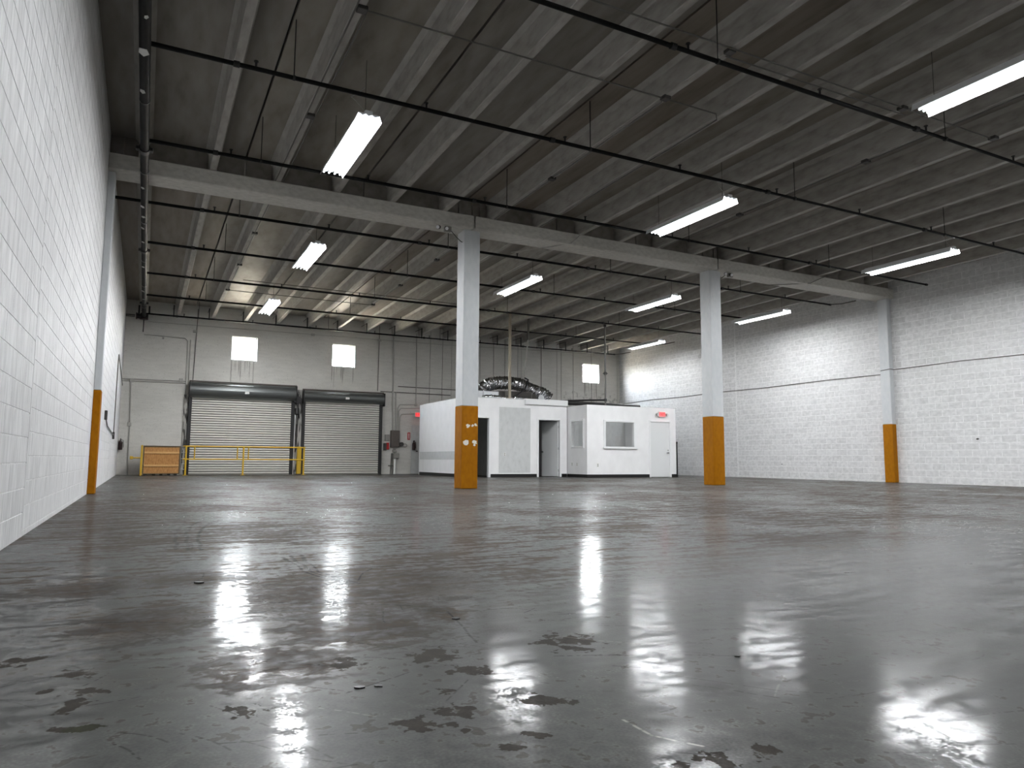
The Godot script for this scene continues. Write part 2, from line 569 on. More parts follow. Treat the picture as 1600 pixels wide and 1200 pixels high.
func draw_lines(im: Image, zone: Dictionary) -> void:
	var sz: int = zone.size
	var all := LINES.duplicate()
	var rr := RandomNumberGenerator.new()
	rr.seed = 77
	for k in 420:
		# loose scratches and drag marks, mostly across the bay
		var far := k % 3 == 0
		var p := Vector2(rr.randf_range(-0.7, 3.0), rr.randf_range(1.0, 4.6)) if not far else Vector2(rr.randf_range(-0.7, 11.0), rr.randf_range(3.0, 13.0))
		var ang := rr.randf_range(-0.5, 0.5) - 0.45 if rr.randf() < 0.6 else rr.randf_range(0.0, TAU)
		var ln := rr.randf_range(0.05, 0.35) * (2.5 if far else 1.0)
		var pts := [[p.x, p.y]]
		for j in 4:
			ang += rr.randf_range(-0.18, 0.18)
			p += Vector2(cos(ang), sin(ang)) * ln / 4.0
			pts.append([p.x, p.y])
		all.append([rr.randf_range(0.0006, 0.002) * (3.0 if far else 1.0), rr.randf_range(0.3, 1.0) * (1.0 if rr.randf() < 0.9 else -0.35), pts])
	for l in all:
		for i in l[2].size() - 1:
			var p := Vector2(l[2][i][0], l[2][i][1])
			var q := Vector2(l[2][i + 1][0], l[2][i + 1][1])
			var hw: float = l[0]
			var stepn := int(p.distance_to(q) / (zone.w / sz) * 1.0) + 1
			for j in stepn:
				var at := p.lerp(q, float(j) / stepn)
				at += Vector2(fb.get_noise_2d(at.x, at.y), fb.get_noise_2d(at.y + 30.0, at.x)) * hw * 2.0
				var f := fc.get_noise_2d(at.x * 2.0, at.y * 2.0)
				if f < -0.15: continue
				var cx := int((at.x - zone.x0) / zone.w * sz)
				var cy := int((zone.d0 + zone.h - at.y) / zone.h * sz)
				var rx := int(ceil(hw / (zone.w / sz)))
				for oy in range(-rx, rx + 1):
					for ox in range(-rx, rx + 1):
						var X := cx + ox
						var Y := cy + oy
						if X < 0 or Y < 0 or X >= sz or Y >= sz or ox * ox + oy * oy > rx * rx + 1: continue
						var c := im.get_pixel(X, Y)
						var k: float = 0.36 * absf(l[1])
						im.set_pixel(X, Y, c.lerp(Color(0.12, 0.11, 0.10) if l[1] > 0 else Color(0.66, 0.65, 0.62), k))


func floor_slab() -> void:
	fb = noise(2.6, 3, 102); fc = noise(15.0, 3, 103)
	fz = [
		{"x0": -0.9, "d0": 0.8, "w": 4.1, "h": 4.1, "size": 2048, "skip": [0.0, 0.0, 0.0], "rects": [[-0.9, 3.2, 0.8, 4.9]]},
		{"x0": -0.9, "d0": 0.8, "w": 12.3, "h": 12.3, "size": 2048, "skip": [3.15, 0.0, 4.85], "rects": [[3.2, 11.4, 0.8, 4.9], [-0.9, 11.4, 4.9, 13.1]]},
		{"x0": -0.9, "d0": -1.2, "w": 23.0, "h": 32.0, "size": 1536, "skip": [11.35, 0.85, 13.05], "rects": [[-0.9, 22.0, -1.2, 0.8], [11.4, 22.0, 0.8, 13.1], [-0.9, 22.0, 13.1, 30.7]]},
	]
	for z in fz:
		z.col = []; z.aux = []; z.coat = []
		z.col.resize(64); z.aux.resize(64); z.coat.resize(64)
	var fields := WorkerThreadPool.add_group_task(make_fields, 5 * fz.size(), 4, true)
	WorkerThreadPool.wait_for_group_task_completion(fields)
	var task := WorkerThreadPool.add_group_task(paint_rows, 64 * fz.size(), 4, true)
	WorkerThreadPool.wait_for_group_task_completion(task)
	var am := ArrayMesh.new()
	for z in fz:
		var cb := PackedByteArray()
		var ab := PackedByteArray()
		var gb := PackedByteArray()
		for j in 64:
			cb.append_array(z.col[j]); ab.append_array(z.aux[j]); gb.append_array(z.coat[j])
		var im := Image.create_from_data(z.size, z.size, false, Image.FORMAT_RGB8, cb)
		draw_lines(im, z)
		var ct := ImageTexture.create_from_image(im)
		var at := ImageTexture.create_from_image(Image.create_from_data(z.size, z.size, false, Image.FORMAT_RGB8, ab))
		var m := StandardMaterial3D.new()
		m.resource_name = "worn_floor_paint"
		m.albedo_texture = ct
		m.roughness = 1.0
		m.roughness_texture = at
		m.roughness_texture_channel = BaseMaterial3D.TEXTURE_CHANNEL_GREEN
		m.heightmap_enabled = true
		m.heightmap_texture = at
		m.heightmap_scale = 0.14
		m.metallic_specular = 0.2
		# what is left of the sealer over the paint
		m.clearcoat_enabled = true
		m.clearcoat = 0.62
		m.clearcoat_roughness = 0.135
		m.clearcoat_texture = ImageTexture.create_from_image(Image.create_from_data(z.size, z.size, false, Image.FORMAT_L8, gb))
		var mb := MB.new()
		for r in z.rects:
			var p := []
			var uv := []
			for q in [[r[0], r[2]], [r[1], r[2]], [r[1], r[3]], [r[0], r[3]]]:
				p.append(V(q[0], 0, q[1]))
				uv.append(Vector2((q[0] - z.x0) / z.w, (z.d0 + z.h - q[1]) / z.h))
			mb.quad_uv(p, Vector3.UP, uv)
		mb.mesh(Vector3.ZERO, am)
		am.surface_set_material(am.get_surface_count() - 1, m)
	var under := MB.new()
	under.span(-0.9, 22.0, -0.15, -0.002, -1.2, 30.7)
	under.mesh(Vector3.ZERO, am)
	am.surface_set_material(am.get_surface_count() - 1, M.yard)
	fz = []
	var o := MeshInstance3D.new()
	o.name = "floor"
	o.mesh = am
	o.set_meta("kind", "structure")
	o.set_meta("label", "worn grey painted concrete floor with brown grime and peeled patches")
	add_child(o)
	var yard := MB.new()
	yard.span(-60, 80, -0.4, -0.2, 30.7, 140)
	var g := setting("ground", V(0, -0.4, 80), "sunlit pale concrete yard outside the windows")
	part(g, "paving", yard, M.yard)


# ------------------------------------------------------------------ walls
func block_mesh(len: float, h: float, bulge: float, ev: float) -> ArrayMesh:
	# face towards +x of the wall's own axes, along z, proud by bulge with a soft arris
	var mb := MB.new()
	var b := 0.004
	var hl := len / 2.0
	var hh := h / 2.0
	var f := [Vector3(bulge, -hh + b, -hl + ev), Vector3(bulge, -hh + b, hl - ev), Vector3(bulge, hh - b, hl - ev), Vector3(bulge, hh - b, -hl + ev)]
	var k := [Vector3(-0.006, -hh, -hl), Vector3(-0.006, -hh, hl), Vector3(-0.006, hh, hl), Vector3(-0.006, hh, -hl)]
	mb.quad(f[0], f[1], f[2], f[3], Vector3.RIGHT)
	for i in 4:
		var j := (i + 1) % 4
		mb.quad(f[i], f[j], k[j], k[i], (f[i] + f[j]) / 2.0 - Vector3(bulge - 0.01, 0, 0))
	return mb.mesh()


func block_wall(called: String, x: float, face: float, pre: String, near0: float, near1: float, seams: Array, label: String, gap_v: float, gap_h: float) -> void:
	# seams: depth positions where a filled upright joint breaks the bond and shifts the courses
	var w := setting(called, V(x, 0, 0), label)
	var back := MB.new()
	var x0 := x
	back.span(x0 - face * 0.2, x0 - face * 0.0, 0, 6.95, DF - 0.2, DB + 0.2)
	part(w, "mortar_bed", back, M[pre.replace("block", "mortar")])
	var ch := 0.208
	var bl := 0.416
	var blg: Array = [0.003, 0.0033, 0.0028] if face > 0 else [0.003, 0.0045, 0.002]
	var ev := 0.0006 if face > 0 else 0.004
	var kinds := []
	for i in 3:
		kinds.append(block_mesh(bl - gap_v, ch - gap_h, blg[i], ev))
	var rest := []
	for i in 4: rest.append(MB.new())
	var picked := 0
	var marks := [DF] + seams + [DB]
	for sgi in marks.size() - 1:
		var s0: float = marks[sgi] + (0.03 if sgi else 0.0)
		var s1: float = marks[sgi + 1] - (0.03 if sgi < marks.size() - 2 else 0.0)
		var shift := 0.055 * (sgi % 2)
		for r in range(-1, 34):
			var y0 := maxf(0.004, r * ch + shift)
			var y1 := minf(6.9, (r + 1) * ch + shift)
			if y1 - y0 < 0.04: continue
			var d := s0 - (bl / 2.0 if r % 2 else 0.0)
			while d < s1 - 0.02:
				var a := maxf(d, s0)
				var b := minf(d + bl, s1)
				d += bl
				if b - a < 0.05: continue
				var whole := (b - a) > bl - 0.001 and (y1 - y0) > ch - 0.001
				var vi := rng.randi() % 4
				var ki := rng.randi() % 3
				if whole and a >= near0 and b <= near1 and y1 < 6.5 and picked < 300:
					picked += 1
					var o := MeshInstance3D.new()
					o.name = "block"
					o.mesh = kinds[ki]
					o.set_surface_override_material(0, M["%s%d" % [pre, vi]])
					w.add_child(o, true)
					o.position = Vector3(0, (y0 + y1) / 2, -(a + b) / 2)
					if face < 0: o.rotation.y = PI
				elif b > 3.5:
					var mb: MB = rest[vi]
					var q: float = blg[ki] * face
					var aa := a + gap_v / 2
					var bb := b - gap_v / 2
					var ya := y0 + gap_h / 2
					var yb := y1 - gap_h / 2
					var e := 0.004
					var F := [V(x + q, ya + e, aa + ev), V(x + q, ya + e, bb - ev), V(x + q, yb - e, bb - ev), V(x + q, yb - e, aa + ev)]
					var K := [V(x - 0.004 * face, ya, aa), V(x - 0.004 * face, ya, bb), V(x - 0.004 * face, yb, bb), V(x - 0.004 * face, yb, aa)]
					mb.quad(F[0], F[1], F[2], F[3], Vector3.RIGHT * face)
					for i in 4:
						var j := (i + 1) % 4
						mb.quad(F[i], F[j], K[j], K[i], ((F[i] + F[j]) / 2 - (F[0] + F[2]) / 2) + Vector3.RIGHT * face * 0.01)
	for i in 4:
		var o2 := part(w, "block_courses", rest[i], M["%s%d" % [pre, i]])
		o2.set_meta("kind", "stuff")
	for s in seams:
		var tie := MB.new()
		tie.cspan(x - face * 0.05, x + face * 0.005, 0.0, 6.9, s - 0.028, s + 0.028, 0.003)
		part(w, "filled_joint", tie, M[pre.replace("block", "mortar")])
	if face < 0:
		for q in [[3.55, 1.36, 0.05, 0.03], [1.72, 1.45, 0.035, 0.02], [10.9, 0.55, 0.03, 0.02]]:
			var gm := MB.new()
			var c := V(x - 0.0055, q[1], 9.0 + q[0])
			gm.prism(PackedVector2Array([Vector2(-q[2], -q[3] * 0.4), Vector2(0, -q[3]), Vector2(q[2], 0), Vector2(q[2] * 0.2, q[3]), Vector2(-q[2] * 0.8, q[3] * 0.5)]), c, Vector3(0, 0, 1), Vector3.UP, Vector3(-0.002, 0, 0))
			part(w, "gouge", gm, M.gouge, "dark chipped gouge")


func block_walls() -> void:
	block_wall("wall_left", XL, 1.0, "block", 5.3, 10.2, [7.32, 15.31, 23.2], "white painted block wall beside the black sprinkler main", 0.0006, 0.006)
	block_wall("wall_right", XR, -1.0, "rblock", 10.3, 15.0, [15.31, 22.2], "white painted block wall behind the office boxes with sagging cable", 0.018, 0.018)


func back_wall() -> void:
	# upper wall painted plaster; stains under the windows are drips of dirt
	var W := 1280
	var H := 400
	var im := Image.create(W, H, false, Image.FORMAT_RGB8)
	var n1 := noise(0.35, 4, 201)
	var n2 := noise(3.0, 4, 202)
	var n3 := noise(14.0, 3, 203)
	var drips := []
	for w in WIN:
		for k in 9:
			drips.append([rng.randf_range(w - 0.5, w + 0.5), rng.randf_range(0.35, 1.15), rng.randf_range(0.008, 0.022), rng.randf_range(0.25, 0.6)])
	for r in H:
		var y := 6.95 * (1.0 - (r + 0.5) / H)
		for c in W:
			var x := -0.9 + 22.9 * (c + 0.5) / W
			var t := 206.0 + 9.0 * n1.get_noise_2d(x, y * 2.0) + 7.0 * n2.get_noise_2d(x * 0.5, y * 2.5) + 5.0 * n3.get_noise_2d(x, y)
			var k := 0.0
			if y < 4.6 and y > 3.3:
				for q in drips:
					var dx: float = absf(x - q[0] - 0.01 * n2.get_noise_2d(y * 2.0, q[0]))
					var run: float = 4.56 - y
					if dx < q[2] * 1.6 and run < q[1] and run > 0:
						k = maxf(k, q[3] * sm01(q[2] * 1.6, q[2] * 0.5, dx) * (0.8 + 0.5 * n2.get_noise_2d(x, y * 0.4)) * sm01(0.0, 0.35, q[1] - run))
				if x > 18.5 and y < 4.1:
					k = maxf(k, 0.35 * sm01(0.15, 0.6, n2.get_noise_2d(x, y) + 0.4 * n3.get_noise_2d(x, y) + (3.9 - y) * 0.6))
			if n3.get_noise_2d(x * 1.7 + 9.0, y * 1.7) > 0.62: k = maxf(k, 0.3)
			k = clampf(k, 0, 1)
			im.set_pixel(c, r, Color8(int(lerpf(t + 2, 70, k)), int(lerpf(t, 66, k)), int(lerpf(t - 6, 60, k))))
	var m := StandardMaterial3D.new()
	m.resource_name = "painted_plaster"
	m.albedo_texture = ImageTexture.create_from_image(im)
	m.roughness = 0.6
	M["plaster"] = m
	var w := setting("wall_back", V(0, 0, DB), "grey white painted wall with roller doors and three high windows")
	var face := MB.new()
	var xs := [-0.9]
	for c in WIN: xs.append_array([c - 0.49, c + 0.49])
	xs.append(22.0)
	var ys := [0.0, 4.575, 5.535, 6.95]
	for i in xs.size() - 1:
		for j in 3:
			if i % 2 == 1 and j == 1: continue
			var p := []
			var uv := []
			for q in [[xs[i], ys[j]], [xs[i + 1], ys[j]], [xs[i + 1], ys[j + 1]], [xs[i], ys[j + 1]]]:
				p.append(V(q[0], q[1], DB))
				uv.append(Vector2((q[0] + 0.9) / 22.9, 1.0 - q[1] / 6.95))
			face.quad_uv(p, Vector3(0, 0, 1), uv)
	part(w, "plaster_face", face, m)
	var core := MB.new()
	for i in xs.size() - 1:
		for j in 3:
			if i % 2 == 1 and j == 1: continue
			core.span(xs[i], xs[i + 1], ys[j], ys[j + 1], DB + 0.002, DB + 0.22)
	part(w, "core", core, M.mortar)
	for k in 3:
		var c: float = WIN[k]
		var g := setting("window_%d" % (k + 1), V(c, 4.575, DB), ["high bright window above the roller door behind the yellow rail", "high bright window above the roller door without a rail", "high bright window above the office with a wall-hung sprinkler riser before it"][k])
		var fr := MB.new()
		for s in [-1, 1]:
			fr.cspan(c + s * 0.49, c + s * 0.45, 4.575, 5.535, DB + 0.09, DB + 0.15, 0.004)
		fr.cspan(c - 0.45, c + 0.45, 4.575, 4.615, DB + 0.09, DB + 0.15, 0.004)
		fr.cspan(c - 0.45, c + 0.45, 5.495, 5.535, DB + 0.09, DB + 0.15, 0.004)
		part(g, "window_frame", fr, M.white_gloss)
		var gl := MB.new()
		gl.quad(V(c - 0.45, 4.615, DB + 0.12), V(c + 0.45, 4.615, DB + 0.12), V(c + 0.45, 5.495, DB + 0.12), V(c - 0.45, 5.495, DB + 0.12), Vector3(0, 0, 1))
		part(g, "pane", gl, M.glass)


const WIN := [3.4, 7.44, 20.13]


func front_wall() -> void:
	var w := setting("wall_front", V(0, 0, DF), "white painted wall facing the roller doors")
	var mb := MB.new()
	mb.span(-0.9, 22.0, 0, 6.95, DF - 0.2, DF)
	part(w, "painted_face", mb, M.mortar)


# ------------------------------------------------------------------ roof
func stem_y(d: float) -> float:
	return YT - 0.0115 * (d - 15.0)


func roof() -> void:
	var c := setting("ceiling", V(0, YT, 15), "grey precast double-tee roof with ribs running towards the roller doors")
	var lid := MB.new()
	lid.hexa([V(-1.1, stem_y(-1.2) + 0.53, -1.2), V(22.1, stem_y(-1.2) + 0.53, -1.2), V(22.1, stem_y(30.7) + 0.53, 30.7), V(-1.1, stem_y(30.7) + 0.53, 30.7), V(-1.1, 7.4, -1.2), V(22.1, 7.4, -1.2), V(22.1, 7.4, 30.7), V(-1.1, 7.4, 30.7)])
	part(c, "roof_topping", lid, M.roofing)
	var dep := 0.43
	for bay in 2:
		var d0: float = [DF, 15.29][bay]
		var d1: float = [15.26, DB][bay]
		var k := 0
		var a := -0.933
		while a < 21.9:
			var x0 := maxf(a, XL - 0.03) + 0.02
			var x1 := minf(a + 2.0 * TEE, XR + 0.03) - 0.02
			var fl := MB.new()
			var y0 := stem_y(d0) + dep
			var y1 := stem_y(d1) + dep
			fl.hexa([V(x0, y0, d0), V(x1, y0, d0), V(x1, y1, d1), V(x0, y1, d1), V(x0, y0 + 0.098, d0), V(x1, y0 + 0.098, d0), V(x1, y1 + 0.098, d1), V(x0, y1 + 0.098, d1)])
			var panel := part(c, "double_tee", fl, M["deck%d" % [0, 1, 0, 2, 1, 0, 2, 0, 1, 0][(k + bay * 3) % 10]])
			for s in 2:
				var xs := a + TEE * (0.5 + s)
				if xs > XR - 0.02: continue
				var st := MB.new()
				var prof := [[0.15, 0.0], [0.105, -0.05], [0.088, -0.075], [0.066, -dep + 0.012], [0.056, -dep]]
				for i in prof.size() - 1:
					for sd in [-1, 1]:
						var p: Array = prof[i]
						var q: Array = prof[i + 1]
						st.quad(V(xs + sd * p[0], y0 + p[1], d0), V(xs + sd * p[0], y1 + p[1], d1), V(xs + sd * q[0], y1 + q[1], d1), V(xs + sd * q[0], y0 + q[1], d0), Vector3(sd, -0.2, 0))
				st.quad(V(xs - 0.056, y0 - dep, d0), V(xs + 0.056, y0 - dep, d0), V(xs + 0.056, y1 - dep, d1), V(xs - 0.056, y1 - dep, d1), Vector3.DOWN)
				for e in [[d0, y0, 1.0], [d1, y1, -1.0]]:
					for i in prof.size() - 1:
						var p: Array = prof[i]
						var q: Array = prof[i + 1]
						st.quad(V(xs - p[0], e[1] + p[1], e[0]), V(xs + p[0], e[1] + p[1], e[0]), V(xs + q[0], e[1] + q[1], e[0]), V(xs - q[0], e[1] + q[1], e[0]), Vector3(0, 0, e[2]))
				part(panel, "stem", st, M.stem)
			a += 2.0 * TEE
			k += 1


func beam_line() -> void:
	var cuts := [XL, 6.66, 14.22, XR]
	var labs := ["grey concrete beam from the block wall with the sprinkler main to the chipped column", "grey concrete beam spanning between the two free yellow-footed columns", "grey concrete beam from the unchipped free column to the wall pilaster"]
	for i in 3:
		var x0: float = cuts[i] + (0.022 if i else 0.0)
		var x1: float = cuts[i + 1] - (0.022 if i < 2 else 0.0)
		var b := thing("concrete_beam", V((x0 + x1) / 2, YB, 15.27), labs[i], "beam", "beams on the column line")
		var mb := MB.new()
		mb.cspan(x0, x1, YB, YT, 14.96, 15.586, 0.018)
		part(b, "body", mb, M.beam)
		# blocked ends between the ribs, bearing on the beam
		var xs := 0.93 - 2 * TEE
		while xs < XR:
			var p0 := maxf(xs + 0.09, x0)
			var p1 := minf(xs + TEE - 0.09, x1)
			var mid := (p0 + p1) / 2
			if p1 - p0 > 0.1 and mid > x0 and mid < x1:
				# the bay over a panel joint is filled in two pieces
				var joint := int(round((xs - 0.93) / TEE)) % 2 == 0
				var halves := [[p0, mid - 0.015], [mid + 0.015, p1]] if joint else [[p0, p1]]
				for h in halves:
					var f := MB.new()
					f.span(h[0], h[1], YT, YT + 0.42, 15.16, 15.25)
					part(b, "infill_block", f, M.deck0)
			xs += TEE


func columns() -> void:
	var cs := [[6.456, 6.861, DC, 15.525, "free standing concrete column, yellow foot chipped with white spots", 0], [14.018, 14.423, DC, 15.525, "free standing concrete column with unchipped yellow foot beside office door", 0], [XL, XL + 0.126, DC, 15.45, "shallow wall pilaster with yellow foot on wall beside sprinkler main", 1], [XR - 0.201, XR, DC, 15.453, "wall pilaster with yellow foot on block wall with sagging cable", 1]]
	for c in cs:
		var t := thing("wall_pilaster" if c[5] else "support_column", V((c[0] + c[1]) / 2, 0, (c[2] + c[3]) / 2), c[4], "column", "columns carrying the beam line")
		var s := MB.new()
		s.cspan(c[0], c[1], 1.897, YB, c[2], c[3], 0.012)
		part(t, "shaft", s, M.column)
		var y := MB.new()
		y.cspan(c[0] - 0.002, c[1] + 0.002, 0, 1.897, c[2] - 0.002, c[3] + 0.002, 0.012)
		part(t, "painted_foot", y, M.yellow, "yellow painted foot")
		if c[0] == 6.456:
			for q in [[6.61, 1.43, 0.05], [6.72, 1.44, 0.035], [6.55, 1.06, 0.07], [6.78, 1.06, 0.06], [6.81, 1.46, 0.04], [6.77, 1.0, 0.035]]:
				var ch := MB.new()
				var poly := PackedVector2Array()
				for k in 11:
					var r: float = q[2] * rng.randf_range(0.55, 1.15)
					var a := TAU * k / 11.0
					poly.append(Vector2(cos(a) * r * 1.1, sin(a) * r))
				ch.prism(poly, V(minf(q[0], 6.8), q[1], DC - 0.0025), Vector3.RIGHT, Vector3.UP, Vector3(0, 0, 0.0015))
				part(t, "paint_chip", ch, M.chip, "white chip in the yellow paint")


# ------------------------------------------------------------------ strip lights
func strip_light(x: float, d: float, label: String, e: float, group := "hanging strip lights") -> void:
	var y := 5.84
	var hl := 1.22
	var t := thing("strip_light", V(x, y, d), label, "light", group)
	var ref := MB.new()
	# folded white reflector, four troughs
	var prof := PackedVector2Array([Vector2(-0.2, -0.062), Vector2(-0.165, 0.035), Vector2(-0.095, 0.01), Vector2(-0.05, 0.04), Vector2(0.0, 0.012), Vector2(0.05, 0.04), Vector2(0.095, 0.01), Vector2(0.165, 0.035), Vector2(0.2, -0.062), Vector2(0.204, -0.06), Vector2(0.17, 0.045), Vector2(-0.17, 0.045), Vector2(-0.204, -0.06)])
	ref.prism(prof, V(x, y, d - hl), Vector3.RIGHT, Vector3.UP, Vector3(0, 0, -2 * hl))
	part(t, "reflector", ref, M.fixture_white)
	var bal := MB.new()
	bal.cspan(x - 0.06, x + 0.06, y + 0.045, y + 0.1, d - hl, d + hl, 0.008)
	part(t, "ballast_channel", bal, M.fixture_white)
	for k in 4:
		var tb := MB.new()
		var xx: float = x + [-0.145, -0.05, 0.05, 0.145][k]
		tb.rod(V(xx, y - 0.012, d - hl + 0.02), V(xx, y - 0.012, d + hl - 0.02), 0.0165, 10)
		part(t, "fluorescent_tube", tb, M.tube_glow)
	for s in [-1, 1]:
		var r := MB.new()
		r.rod(V(x, y + 0.1, d + s * 1.0), V(x, stem_y(d) + 0.43, d + s * 1.0), 0.004, 5)
		part(t, "hanger_wire", r, M.black_iron)
	var cb := MB.new()
	var pts := []
	for i in 9:
		var f := i / 8.0
		pts.append(V(x - 0.02 - 0.22 * sin(f * PI), y + 0.1 + 0.45 * f + 0.05 * sin(f * TAU), d - 1.12 + 0.1 * f))
	cb.tube(pts, 0.005, 5)
	part(t, "power_cord", cb, M.conduit)
	# the lit trough: one soft source over each pair of tubes
	for k in [-1, 1]:
		var a := AreaLight3D.new()
		a.name = "area_light"
		a.area_size = Vector2(0.17, 2.4)
		a.light_color = Color(0.985, 0.992, 1.0)
		a.light_energy = e
		a.area_range = 60.0
		a.area_attenuation = 2.0
		a.shadow_enabled = true
		t.add_child(a, true)
		a.position = Vector3(k * 0.085, -0.014, 0)
		a.rotation = Vector3(-PI / 2, 0, 0)
		a.rotate_z(k * deg_to_rad(38.0))


func lights() -> void:
	var L := [
		[2.77, 11.45, "four-tube strip light over the bay beside the sprinkler main", 1.0],
		[10.08, 11.45, "four-tube strip light in front of the beam between the free columns", 1.0],
		[17.4, 11.45, "four-tube strip light in front of the beam by the cable wall", 1.5],
		[9.92, 5.0, "four-tube strip light in the row nearest the entrance wall, midway between the side walls", 1.0],
		[2.77, 5.0, "four-tube strip light in the row nearest the entrance wall by the sprinkler main", 0.7],
		[17.4, 5.0, "four-tube strip light in the row nearest the entrance wall by the cable wall", 1.5],
		[3.5, 18.45, "four-tube strip light just behind the beam beside the sprinkler main", 1.2],
		[9.66, 18.6, "four-tube strip light just behind the beam over the office front", 1.15],
		[14.72, 18.6, "four-tube strip light just behind the beam beyond the unchipped column", 1.0],
		[19.5, 18.5, "four-tube strip light just behind the beam by the cable wall", 0.75],
		[3.56, 25.4, "four-tube strip light nearest the roller door with the yellow rail", 1.3],
		[19.8, 25.6, "four-tube strip light nearest the roller-door wall above the exit sign", 0.38],
	]
	for l in L: strip_light(l[0], l[1], l[2], 19.5 * l[3])


